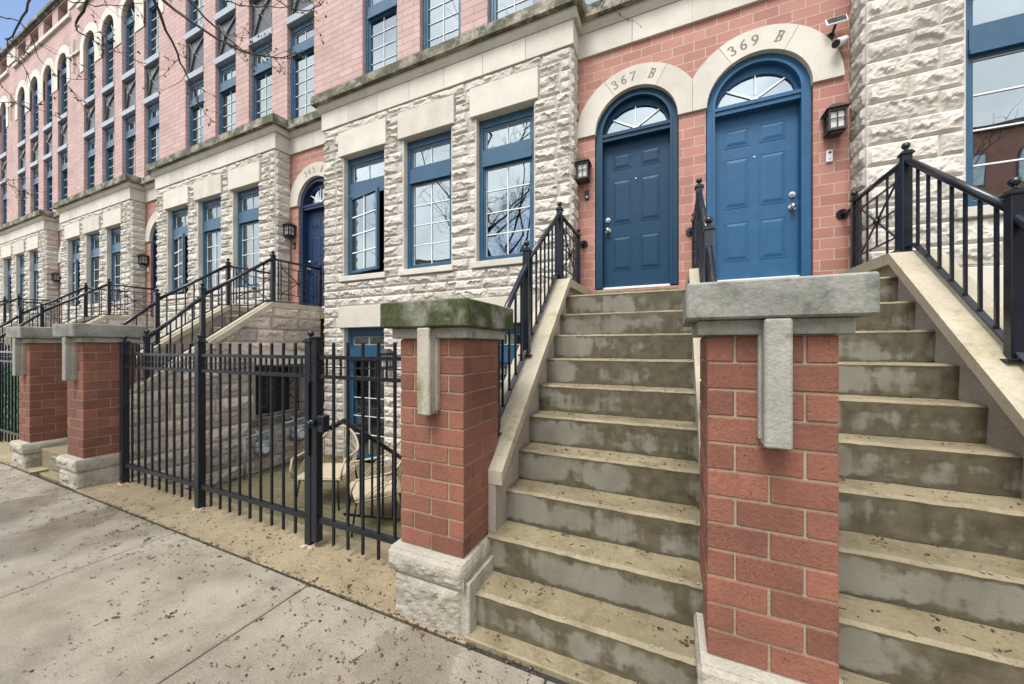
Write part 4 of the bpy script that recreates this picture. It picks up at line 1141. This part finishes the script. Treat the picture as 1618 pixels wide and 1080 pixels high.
# ------------------------------------------------------------------ lanterns, bells, camera
def lantern(x, z, label, y=WY, s=.86, dirx=0):
    T = thing('wall_lantern', label, 'lantern', (x, y, z), 'wall lanterns beside the doors')
    w = .075 * s; h = .12 * s; yc = y - .095
    b = MB(); b.cbox(x - .05, x + .05, y - .018, y, z - .06, z + .13, .004); b.box(x - .012, x + .012, y - .09, y - .018, z + .06, z + .085); b.build('back_plate', BRONZE, T)
    f = MB()
    for sx in (-1, 1):
        for sy in (-1, 1):
            f.box(x + sx * w - .008, x + sx * w + .008, yc + sy * w - .008, yc + sy * w + .008, z - h, z + h)
    for zz, g_ in ((z - h, .0), (z + h - .015, .0)):
        f.box(x - w - .01, x + w + .01, yc - w - .01, yc + w + .01, zz - .012, zz + .012)
    for sy in (-1, 1):
        f.box(x - .004, x + .004, yc + sy * w - .004, yc + sy * w + .004, z - h, z + h); f.box(x - w, x + w, yc + sy * w - .0035, yc + sy * w + .0035, z - .004, z + .004)
    for sx in (-1, 1):
        f.box(x + sx * w - .004, x + sx * w + .004, yc - .004, yc + .004, z - h, z + h); f.box(x + sx * w - .0035, x + sx * w + .0035, yc - w, yc + w, z - .004, z + .004)
    f.box(x - .05, x + .05, yc - .05, yc + .05, z - h - .035, z - h - .012)
    k = len(f.v); e = w + .03
    f.v += [(x - e, yc - e, z + h), (x + e, yc - e, z + h), (x + e, yc + e, z + h), (x - e, yc + e, z + h), (x - .03, yc - .03, z + h + .065), (x + .03, yc - .03, z + h + .065), (x + .03, yc + .03, z + h + .065), (x - .03, yc + .03, z + h + .065)]
    for q in ((3, 2, 1, 0), (4, 5, 6, 7), (0, 1, 5, 4), (1, 2, 6, 5), (2, 3, 7, 6), (3, 0, 4, 7)): f.face([k + i for i in q])
    f.build('cage', BRONZE, T)
    g_ = MB(); g_.box(x - w + .012, x + w - .012, yc - w + .012, yc + w - .012, z - h + .012, z + h - .018); g_.build('glass', FROST, T)
    return T
L0 = lantern(-1.06, 3.85, 'bronze wall lantern left of the dark teal 367 B door')
lantern(1.505, 3.85, 'bronze wall lantern right of the brighter blue 369 B door')
for k, lb in ((1, 'bronze lantern on brick beside the 365 B door'), (2, 'bronze lantern beside the door next left of 365 B'), (3, 'far bronze lantern beside the leftmost visible door')):
    copy_tree(L0, None, (-PIT * k, 0, 0))['label'] = lb
lantern(-4.08, 1.36, 'bronze lantern on rough stone beside the courtyard garden door', BY - .03, .9)
def bell(x, z, mat, label, y=WY, w=.028, h=.065):
    T = thing('doorbell', label, 'doorbell', (x, y, z), 'doorbells beside the front doors')
    q = MB(); q.cbox(x - w, x + w, y - .024, y, z - h, z + h, .009); q.build('case', mat, T)
    q = MB(); q.tube([(x, y - .0235, z - h * .45), (x, y - .028, z - h * .45)], .014, 14); q.build('button', FROST, T)
    q = MB(); q.tube([(x, y - .0235, z + h * .5), (x, y - .027, z + h * .5)], .012, 14); q.build('lens', BLACKP, T)
bell(-1.03, 3.575, BLACKP, 'small black doorbell under the lantern left of the 367 B door')
bell(1.487, 3.545, WHITEP, 'white video doorbell on the brick right of the 369 B door')
bell(-1.03 - PIT, 3.575, BLACKP, 'small black doorbell beside the 365 B door')
bell(-1.03 - 2 * PIT, 3.6, WHITEP, 'pale doorbell box beside the door next left of 365 B', w=.04)
T = thing('security_camera', 'white security camera on brick beside the 369 B stone arch', 'camera', (1.56, WY, 4.64))
q = MB(); q.tube([(1.585, WY, 4.70), (1.58, WY - .05, 4.70), (1.57, WY - .075, 4.665)], .012, 8); q.tube([(1.585, WY - .012, 4.70), (1.585, WY, 4.70)], .032, 14); q.build('mount', WHITEP, T)
q = MB(); q.tube([(1.595, WY - .06, 4.675), (1.50, WY - .135, 4.61)], [.036, .042], 18); q.build('body', WHITEP, T)
q = MB(); q.tube([(1.502, WY - .133, 4.612), (1.495, WY - .139, 4.607)], .035, 18); q.build('lens', BLACKP, T)
T = thing('solar_panel', 'small white framed solar panel above the security camera', 'solar panel', (1.52, WY, 4.86))
def tilt(mb, k, c, ax, a):
    M = Matrix.Translation(c) @ Matrix.Rotation(a, 4, ax) @ Matrix.Translation(-Vector(c))
    for i in range(k, len(mb.v)): mb.v[i] = tuple(M @ Vector(mb.v[i]))
q = MB(); q.cbox(1.43, 1.60, WY - .11, WY - .095, 4.81, 4.92, .003); tilt(q, 0, (1.515, WY - .1, 4.865), 'X', rad(-28)); q.build('frame', WHITEP, T)
q = MB(); q.box(1.44, 1.59, WY - .1125, WY - .111, 4.82, 4.91); tilt(q, 0, (1.515, WY - .1, 4.865), 'X', rad(-28)); q.build('cells', BLACKP, T)
q = MB(); q.tube([(1.50, WY, 4.79), (1.505, WY - .05, 4.80), (1.515, WY - .095, 4.86)], .013, 8); q.tube([(1.5, WY - .014, 4.79), (1.5, WY, 4.79)], .032, 14); q.build('arm', BLACKP, T)

# ------------------------------------------------------------------ courtyard: gas meters, chairs
def meter(y, z, label, r=.1):
    T = thing('gas_meter', label, 'gas meter', (-5.7, y, z), 'gas meters on the stair wall')
    x = -5.66
    q = MB(); q.tube([(x - .07, y, z), (x + .06, y, z)], [r, r * .95], 18); q.tube([(x + .06, y, z), (x + .075, y, z)], [r * .95, r * .6], 18); q.cbox(x - .06, x + .05, y - r * 1.05, y + r * 1.05, z + r * .4, z + r * 1.25, .02); q.build('body', PIPE, T)
    q = MB(); q.tube([(x + .075, y, z), (x + .082, y, z)], r * .5, 14); q.build('dial', FROST, T)
    q = MB()
    q.tube([(x, y - r * .7, z + r), (x, y - r * .7, z + .27), (x - .08, y - r * .7, z + .3)], .017, 8); q.tube([(x, y + r * .7, z + r), (x, y + r * .7, z + .25)], .017, 8)
    q.tube([(x, y - r * .7 - .18, z + .22), (x, y + r * .7 + .25, z + .27)], .02, 8); q.tube([(x, y - r * .7 - .18, z + .22), (x, y - r * .7 - .18, YARD)], .017, 8); q.build('pipe', PIPE, T)
meter(3.42, .02, 'round grey gas meter low on the stair wall below the grilled window'); meter(4.0, .12, 'larger blue grey gas meter beside the wicker chair', .12)

def chair(x, y, rz, label):
    T = thing('wicker_chair', label, 'chair', (x, y, YARD), 'rope chairs in the courtyard')
    M = Matrix.Translation((x, y, YARD)) @ Matrix.Rotation(rz, 4, 'Z')
    def fin(mb, nm, mt):
        mb.v = [tuple(M @ Vector(v)) for v in mb.v]; return mb.build(nm, mt, T)
    W, D = .29, .27
    q = MB(); q.cbox(-W + .02, W - .02, -D, D - .02, .34, .385, .015); fin(q, 'seat', CUSH)
    fr = MB(); path = []
    # hoop: front arm foot -> arm -> round the back -> arm -> foot
    for i in range(33):
        t = i / 32; a = PI * (1.0 - t)
        px = (W + .03) * cos(a); py = .05 + (D - .02) * sin(a); pz = .60 + .26 * sin(a) ** 2
        path.append((px, py, pz))
    lo = [(-W - .0, -D, .36), (-W - .02, -D - .03, .47), (-W - .03, -D + .02, .585)]
    full = lo + path + [(-p[0], p[1], p[2]) for p in lo[::-1]]
    fr.tube(full, .013, 8)
    base_ = [(-W, -D, .35)] + [(W * cos(PI * (1 - i / 24)), -.0 + (D) * sin(PI * (1 - i / 24)), .35) for i in range(25)] + [(W, -D, .35), (-W, -D, .35)]
    fr.tube(base_, .011, 8); fin(fr, 'frame', WICK)
    wv = MB()
    for i in range(1, 34):
        t = i / 34; j = 3 + t * 32
        a_ = full[int(j)]; b_ = full[min(int(j) + 1, len(full) - 1)]; s = j - int(j)
        p = Vector(a_).lerp(Vector(b_), s); a2 = PI * (1 - t)
        b0 = Vector((W * cos(a2), D * sin(a2) * 1.0, .35))
        if t < .12: b0 = Vector((-W, -D + t * 2.0, .35))
        if t > .88: b0 = Vector((W, -D + (1 - t) * 2.0, .35))
        wv.tube([b0, (b0 + p) / 2 + Vector((0, 0, 0)), p], .0045, 5)
    for zf in (.5, .7):
        wv.tube([tuple(Vector((W * cos(PI * (1 - i / 24)), D * sin(PI * (1 - i / 24)), .35)).lerp(Vector(path[int(i * 32 / 24)]), zf)) for i in range(25)], .0045, 5)
    fin(wv, 'woven_back', WICK)
    for sx in (-1, 1):
        for (yy, dy) in ((-D + .03, -.05), (D - .08, .06)):
            l = MB(); l.tube([(sx * (W - .06), yy, .345), (sx * (W - .02), yy + dy, 0)], .011, 8); fin(l, 'leg', IRON)
    br = MB(); br.tube([(-W + .06, -D + .03, .33), (W - .06, -D + .03, .33)], .01, 8); br.tube([(-W + .06, D - .08, .33), (W - .06, D - .08, .33)], .01, 8); fin(br, 'brace', IRON)
    return T
chair(-3.95, 3.2, rad(22), 'cream rope armchair behind the gate post, farther left of the two')
chair(-3.0, 3.05, rad(-38), 'cream rope armchair half hidden behind the mossy capped pillar')

# ------------------------------------------------------------------ hedge
def leafmat(name, ca, cb):
    m, nt, B, L = base(name)
    at = nd(nt, 'ShaderNodeAttribute', attribute_name='tint'); r = ramp(nt, [(0, ca), (1, cb)]); L(at.outputs['Fac'], r.inputs[0]); L(r.outputs[0], B.inputs['Base Color'])
    B.inputs['Roughness'].default_value = .5
    return m
HEDGE = leafmat('hedge_leaf', (.035, .13, .05), (.075, .23, .09))
BUD = leafmat('spring_bud', (.10, .085, .025), (.27, .26, .07))
DRY = leafmat('fallen_bud', (.010, .007, .004), (.045, .028, .014))
RED = leafmat('fallen_red_bud', (.12, .03, .02), (.2, .07, .04))
T = thing('hedge', 'dense dark green hedge behind the iron fence at the left edge', 'hedge', (-9.5, 2.45, 0))
q = MB(); rr = random.Random(4)
for i in range(9000):
    x = rr.uniform(-14.5, -7.7); y = rr.uniform(2.08, 2.75); z = rr.uniform(.06, 1.18 + .06 * noise.noise((x * 3, y * 3, 0)))
    if 2.2 < y < 2.6 and z < 1.0 and -14 < x < -8.25: continue
    q.t = rr.random(); a = rr.uniform(0, 2 * PI); s = rr.uniform(.02, .04)
    n = Vector((rr.gauss(0, 1), rr.gauss(-.4, 1), rr.gauss(.5, 1))).normalized(); t = n.orthogonal().normalized(); t = Matrix.Rotation(a, 3, n) @ t; b_ = n.cross(t)
    c = Vector((x, y, z)); q.poly([c - t * s, c - b_ * s * .5, c + t * s, c + b_ * s * .5])
q.t = .1; q.box(-14.3, -7.8, 2.26, 2.6, .08, 1.02); q.build('foliage', HEDGE, T)
q = MB()
for i in range(24):
    x = -8.3 - i * .26; q.tube([(x, 2.4, 0), (x + .03, 2.42, .5), (x - .05, 2.38, 1.0)], [.015, .012, .006], 6)
q.build('stems', BARK, T)

# ------------------------------------------------------------------ street trees (bare spring branches)
def jag(pts, rr, amp, sub=3):
    out = [Vector(pts[0])]
    for a, b in zip(pts[:-1], pts[1:]):
        a = Vector(a); b = Vector(b); L_ = (b - a).length
        for i in range(1, sub + 1):
            p = a.lerp(b, i / sub)
            if i < sub: p += Vector((rr.gauss(0, 1), rr.gauss(0, 1), rr.gauss(0, 1))) * amp * L_
            out.append(p)
    return out
def twigs(tw, bu, path, rr, n, ln, r0, depth=1, budp=1.0):
    for i in range(n):
        t = rr.uniform(.12, 1.0) * (len(path) - 1); k = min(int(t), len(path) - 2)
        p = path[k].lerp(path[k + 1], t - k); d = (path[k + 1] - path[k]).normalized()
        s = Vector((rr.gauss(0, 1), rr.gauss(0, 1), rr.gauss(.1, .8))); s = (s - d * s.dot(d)).normalized()
        dr = (d * rr.uniform(.5, 1.1) + s * rr.uniform(.5, 1.0)).normalized(); L_ = ln * rr.uniform(.5, 1.3)
        pts = [p]; cur_ = dr
        for j in range(4):
            cur_ = (cur_ + Vector((rr.gauss(0, .22), rr.gauss(0, .22), rr.gauss(.02, .2)))).normalized(); pts.append(pts[-1] + cur_ * L_ / 4)
        tw.tube(pts, [r0, r0 * .85, r0 * .7, r0 * .55, r0 * .4], 5)
        if depth > 0: twigs(tw, bu, pts, rr, 2, ln * .5, r0 * .7, depth - 1, budp)
        if bu is not None and rr.random() < budp:
            for j in range(rr.randint(2, 5)):
                e = pts[-1] if j < 2 else pts[rr.randint(1, 4)]
                budc(bu, e, rr)
def budc(bu, e, rr):
    for i in range(rr.randint(2, 4)):
        n = Vector((rr.gauss(0, 1), rr.gauss(0, 1), rr.gauss(.2, 1))).normalized(); t = n.orthogonal().normalized(); b_ = n.cross(t); s = rr.uniform(.004, .010)
        m = 0 if rr.random() < .55 else 1
        bu.t = rr.random(); c = e + n * s * .9
        k = len(bu.v); bu.v += [tuple(c - n * s * 1.3), tuple(c + t * s * .55), tuple(c + n * s * 1.4), tuple(c - t * s * .55), tuple(c + b_ * s * .35)]
        bu.face((k, k + 1, k + 4), m); bu.face((k + 1, k + 2, k + 4), m); bu.face((k + 2, k + 3, k + 4), m); bu.face((k + 3, k, k + 4), m)

# overhanging limbs (points in metres), all growing from a trunk on the parkway out of frame to the left
LIMBS = LIMB_POINTS = []
def tree_main():
    rr = random.Random(12)
    T = thing('street_tree', 'bare spring tree whose budding branches hang into the top left of the view', 'tree', (-6.6, -1.9, 0))
    base_ = Vector((-6.6, -1.9, 0)); fork = Vector((-5.0, -1.5, 3.3))
    tr = MB(); tr.tube([base_, base_ + Vector((.03, .02, .15)), (-6.54, -1.86, 1.4), fork, (-5.8, -1.2, 5.2), (-5.4, -.7, 7.5)], [.2, .15, .13, .115, .08, .03], 14); tr.build('trunk', BARK, T)
    br = MB(); bu = MB(); tw = MB()
    for pts, r0, r1, nt in OVER:
        p = jag(pts, rr, .035)
        n = len(p); br.tube(p, [.78 * (r0 + (r1 - r0) * i / (n - 1)) for i in range(n)], 7)
        twigs(tw, bu, p[n // 2:], rr, max(3, int(nt * .5)), .26, max(.0026, r1 * .6), 1, .8)
        for j in range(4): budc(bu, p[-1] + Vector((rr.gauss(0, .02),) * 3), rr)
    # crown above the frame
    top = [Vector((-5.4, -.7, 7.5)), Vector((-5.8, -1.2, 5.2)), fork]
    for i in range(26):
        s = top[i % 3]; a = rr.uniform(0, 2 * PI); d = Vector((cos(a), sin(a), rr.uniform(.5, 1.3)))
        if d.x > -.2 and d.y > .1: d.z += .9
        p = jag([s, s + d * 1.2, s + d * 2.6 + Vector((0, 0, .5))], rr, .07)
        n = len(p); br.tube(p, [.04 - .034 * j / (n - 1) for j in range(n)], 6); twigs(tw, None, p, rr, 12, .8, .006, 2)
    b_ = br.build('branch', BARK, T); tw.build('twigs', BARK, T); bu.build('buds', [BUD, BARK], T)
OVER = []
#OVER_BEGIN
OVER = [
 ([(-5.8, -1.2, 5.2), (-4.922, 0.14, 5.7), (-4.044, 1.479, 4.782), (-4.089, 1.569, 4.561), (-4.123, 1.663, 4.387), (-4.135, 1.767, 4.184), (-4.111, 1.833, 4.046), (-4.096, 1.894, 3.862)], 0.0256, 0.0040, 12),
 ([(-5.8, -1.2, 5.2), (-4.946, 0.129, 5.7), (-4.092, 1.458, 4.835), (-4.014, 1.602, 4.561), (-3.804, 1.696, 4.386), (-3.638, 1.825, 4.265), (-3.489, 1.946, 4.195), (-3.268, 2.045, 4.15), (-3.051, 2.142, 4.184)], 0.0256, 0.0030, 14),
 ([(-5.8, -1.2, 5.2), (-4.992, 0.218, 5.7), (-4.185, 1.635, 5.053), (-4.05, 1.805, 4.743), (-3.954, 1.958, 4.599), (-3.778, 2.036, 4.431), (-3.598, 2.117, 4.335), (-3.406, 2.202, 4.299)], 0.0192, 0.0030, 12),
 ([(-5.8, -1.2, 5.2), (-5.03, 0.037, 5.7), (-4.259, 1.274, 4.573), (-4.325, 1.244, 4.348), (-4.475, 1.232, 4.229), (-4.47, 1.234, 4.167), (-4.464, 1.292, 4.158), (-4.319, 1.356, 4.063)], 0.0176, 0.0030, 11),
 ([(-5.8, -1.2, 5.2), (-5.056, -0.085, 5.7), (-4.313, 1.03, 4.366), (-4.426, 0.98, 4.156), (-4.487, 0.953, 4.004), (-4.57, 0.916, 3.875), (-4.557, 0.922, 3.785), (-4.47, 0.961, 3.709)], 0.0128, 0.0030, 9),
 ([(-5.8, -1.2, 5.2), (-5.207, -0.206, 5.7), (-4.614, 0.787, 3.987), (-4.446, 0.861, 3.96), (-4.321, 0.918, 3.928), (-4.31, 0.977, 3.837), (-4.352, 1.013, 3.737), (-4.244, 1.062, 3.614)], 0.0080, 0.0020, 8),
 ([(-5.8, -1.2, 5.2), (-4.986, 0.33, 5.7), (-4.173, 1.86, 5.15), (-3.888, 1.987, 4.839), (-3.68, 2.08, 4.797), (-3.406, 2.202, 4.779), (-3.187, 2.3, 4.833)], 0.0112, 0.0030, 9),
 ([(-5.8, -1.2, 5.2), (-4.554, 0.414, 5.7), (-3.309, 2.027, 4.883), (-3.216, 2.068, 4.658), (-3.113, 2.114, 4.579), (-2.969, 2.179, 4.567), (-2.856, 2.229, 4.624)], 0.0096, 0.0030, 8),
 ([(-5.8, -1.2, 5.2), (-5.615, -0.006, 5.7), (-5.431, 1.188, 4.987), (-5.112, 1.331, 4.777), (-4.847, 1.449, 4.696), (-4.714, 1.509, 4.708), (-4.422, 1.639, 4.731)], 0.0096, 0.0030, 8),
 ([(-5.8, -1.2, 5.2), (-5.938, -0.135, 4.018), (-5.275, 0.929, 3.618), (-5.155, 0.983, 3.618), (-5.063, 1.024, 3.608), (-4.966, 1.067, 3.629)], 0.0064, 0.0020, 5),
 ([(-5.8, -1.2, 5.2), (-6.29, -0.074, 3.512), (-5.979, 1.053, 3.112), (-5.836, 1.117, 3.142), (-5.76, 1.151, 3.154), (-5.661, 1.195, 2.992)], 0.0064, 0.0020, 5),
 ([(-5.8, -1.2, 5.2), (-3.147, 0.932, 5.7), (-0.494, 3.065, 4.623), (-0.533, 3.048, 4.465), (-0.576, 3.028, 4.412)], 0.0064, 0.0020, 3),
]
#OVER_END
tree_main()
def tree_opposite(x, y, label, seed, h=9):
    rr = random.Random(seed)
    T = thing('street_tree', label, 'tree', (x, y, 0), 'bare trees along the street')
    tr = MB(); tr.tube([(x, y, -.1), (x, y, 1.5), (x + .1, y, h * .4), (x + .2, y + .1, h * .75)], [.2, .15, .12, .04], 12); tr.build('trunk', BARK, T)
    br = MB(); tw = MB()
    for i in range(34):
        z = h * rr.uniform(.24, .75); a = rr.uniform(0, 2 * PI); d = Vector((cos(a), sin(a), rr.uniform(.5, 1.2))).normalized(); s = Vector((x + .1, y, z)); L_ = h * .42 * rr.uniform(.6, 1.1)
        p = jag([s, s + d * L_ * .5, s + d * L_ + Vector((0, 0, .3))], rr, .06); n = len(p)
        br.tube(p, [.05 - .042 * j / (n - 1) for j in range(n)], 6); twigs(tw, None, p, rr, 10, 1.0, .009, 1)
    br.build('branch', BARK, T); tw.build('twigs', BARK, T)
tree_opposite(-13.5, -2.0, 'bare street tree farther along the parkway, mirrored in the bay windows', 31, 8)
tree_opposite(-8.5, -10.6, 'bare tree across the street, left, mirrored in the bay windows', 35, 9)
tree_opposite(7.5, -11.0, 'bare tree across the street, right, mirrored in the 369 B window', 37, 10)
# row across the street, seen only in the panes
def opposite(x0, x1, h, label, mat, seed):
    T = thing('town_house', label, 'townhouse', ((x0 + x1) / 2, -21, 0), 'houses across the street')
    m = MB(); m.box(x0, x1, -30, -21, 0, h); m.build('wall', mat, T)
    m = MB(); m.box(x0 - .1, x1 + .1, -30.1, -20.7, h, h + .35); m.build('roof', LEDGE, T)
    n = int((x1 - x0) / 2.2); st = (x1 - x0) / n
    for i in range(n):
        for z in (1.2, 4.5, 7.6, 10.8):
            if z + 2 > h: continue
            c = x0 + st * (i + .5); q = MB(); q.box(c - .55, c + .55, -21, -20.96, z, z + 1.9); w = q.build('window', BLUE, T)
            q = MB(); q.poly([(c + .48, -20.955, z + .07), (c - .48, -20.955, z + .07), (c - .48, -20.955, z + 1.83), (c + .48, -20.955, z + 1.83)]); q.build('pane', GLASS, w)
opposite(-46, -19, 10.0, 'brick house row across the street to the left, mirrored in the panes', BRICK, 1)
opposite(-16, -3.5, 8.6, 'lower stone house across the street, mirrored in the panes', LIME, 2)
opposite(10, 27, 14.0, 'brick house row across the street to the right, mirrored in the panes', BRICK, 3)

# ------------------------------------------------------------------ fallen buds
def flake(mb, c, s, rr, up=.003):
    n = rr.randint(4, 6); a0 = rr.uniform(0, 6.28); el = rr.uniform(.35, 1)
    pts = []
    for i in range(n):
        a = 2 * PI * i / n; r = s * rr.uniform(.5, 1.1); x, y = r * cos(a), r * el * sin(a)
        pts.append((c[0] + x * cos(a0) - y * sin(a0), c[1] + x * sin(a0) + y * cos(a0), c[2] + up + rr.uniform(0, s * .45)))
    k = len(mb.v); mb.v += pts; mb.v.append((c[0], c[1], c[2] + up + s * .5))
    for i in range(n): mb.face((k + i, k + (i + 1) % n, k + n), 0 if rr.random() < .8 else mb.alt)
deb = MB(); deb.alt = 1; rr = random.Random(21)
def clump(x, y, z, sc=1.0):
    deb.t = rr.random(); m1 = rr.random() < .14; s = rr.choice((.0025, .003, .0035, .004, .004, .005, .005, .006, .007, .009, .012)) * sc
    for i in range(rr.choice((1, 1, 1, 2, 2, 3, 5))):
        f0 = len(deb.f); flake(deb, (x + rr.gauss(0, s * 1.2), y + rr.gauss(0, s * 1.2), z), s * rr.uniform(.6, 1.1), rr)
        for j in range(f0, len(deb.f)): deb.mi[j] = 1 if m1 else 0
    if rr.random() < .13:
        a = rr.uniform(0, 6.28); L_ = rr.uniform(.01, .03) * sc; deb.bar((x, y, z + .003), (x + L_ * cos(a), y + L_ * sin(a), z + .004), .002, .002, 1 if m1 else 0)
n_ = 0
while n_ < 3600:
    x, y = rr.uniform(-9, .3), rr.uniform(.0, 1.6)
    if rr.random() < .45 + .8 * noise.noise((x * 1.3, y * 1.3, 4.2)) + .25 * (y > 1.35): clump(x, y, .001); n_ += 1
for i in range(650): clump(rr.uniform(-6, -1.5), rr.uniform(1.65, 2.12), .005)
for i in range(500): clump(rr.uniform(-16, -5), rr.uniform(.3, 1.62), .001)
for i in range(1500): clump(rr.uniform(-9, -.6), 1.627 + rr.gauss(0, .01), rr.uniform(-.004, .004), .9)
for i in range(NR):
    y = RY0 + RDY * i
    for j in range(46): clump(rr.uniform(-.99, .1), y + .02 + RDY * rr.random() ** .8 * .85, RZ0 + RDZ * i + .001, 1.1)
    for j in range(36): clump(rr.uniform(.3, 1.5), y + .02 + RDY * rr.random() ** .8 * .85, RZ0 + RDZ * i + .001, 1.1)
for i in range(20): clump(rr.uniform(-.95, .1), rr.uniform(1.66, 1.73), .026)
for i in range(160): clump(rr.uniform(-5.7, -1.6), rr.uniform(2.5, 4.4), YARD + .001)
tag(deb.build('fallen_buds', [DRY, RED]), kind='stuff')

# ------------------------------------------------------------------ light, sky, camera
W = bpy.data.worlds.new('World'); SC.world = W; W.use_nodes = True
nt = W.node_tree; L = nt.links.new; bg = nt.nodes['Background']
SUN_EL, SUN_AZ = rad(60), rad(190)      # azimuth from +Y, clockwise
sky = nd(nt, 'ShaderNodeTexSky'); sky.sky_type = 'NISHITA'; sky.sun_disc = False; sky.sun_elevation = SUN_EL; sky.sun_rotation = SUN_AZ
tc = gen(nt)
n1 = nd(nt, 'ShaderNodeTexNoise'); n1.inputs['Scale'].default_value = 2.2; n1.inputs['Detail'].default_value = 7; L(tc.outputs['Generated'], n1.inputs['Vector'])
hole = nd(nt, 'ShaderNodeVectorMath', operation='DOT_PRODUCT'); L(tc.outputs['Generated'], hole.inputs[0])
hv = Vector((-1.66, .33, 1.0)).normalized(); hole.inputs[1].default_value = hv
hr_ = ramp(nt, [(.92, 0), (.99, .5)]); L(hole.outputs['Value'], hr_.inputs[0])
sb = nd(nt, 'ShaderNodeMath', operation='SUBTRACT'); L(n1.outputs['Fac'], sb.inputs[0]); L(hr_.outputs[0], sb.inputs[1])
cl = ramp(nt, [(.33, 0), (.5, 1)]); L(sb.outputs[0], cl.inputs[0])
n2 = nd(nt, 'ShaderNodeTexNoise'); n2.inputs['Scale'].default_value = 3.5; n2.inputs['Detail'].default_value = 6; L(tc.outputs['Generated'], n2.inputs['Vector'])
cc = ramp(nt, [(.3, (6.5, 6.65, 6.95)), (.7, (11.7, 11.85, 12.2))]); L(n2.outputs['Fac'], cc.inputs[0])
mx = mixc(nt, L, cl.outputs[0], sky.outputs[0], cc.outputs[0])
L(mx, bg.inputs['Color']); bg.inputs['Strength'].default_value = .1
sl = bpy.data.lights.new('sun', 'SUN'); sl.energy = 2.2; sl.angle = rad(26); sl.color = (1, .985, .955)
so = bpy.data.objects.new('sun', sl); COL.objects.link(so)
d = Vector((sin(SUN_AZ) * cos(SUN_EL), cos(SUN_AZ) * cos(SUN_EL), sin(SUN_EL)))
so.rotation_euler = (-d).to_track_quat('-Z', 'Y').to_euler(); so.location = d * 40

cam = bpy.data.cameras.new('camera'); co = bpy.data.objects.new('camera', cam); COL.objects.link(co)
co.location = (0, 0, 1.57); co.rotation_euler = (rad(90), 0, rad(24.07))
cam.sensor_width = 36; cam.lens = 36 * 567.2 / 1618; cam.shift_y = 7.3 / 1618; cam.clip_start = .05; cam.clip_end = 600
SC.camera = co
vs = SC.view_settings; vs.view_transform = 'Standard'; vs.look = 'None'; vs.exposure = 1.15; vs.gamma = 1
SC.cycles.max_bounces = 8; SC.cycles.transparent_max_bounces = 12
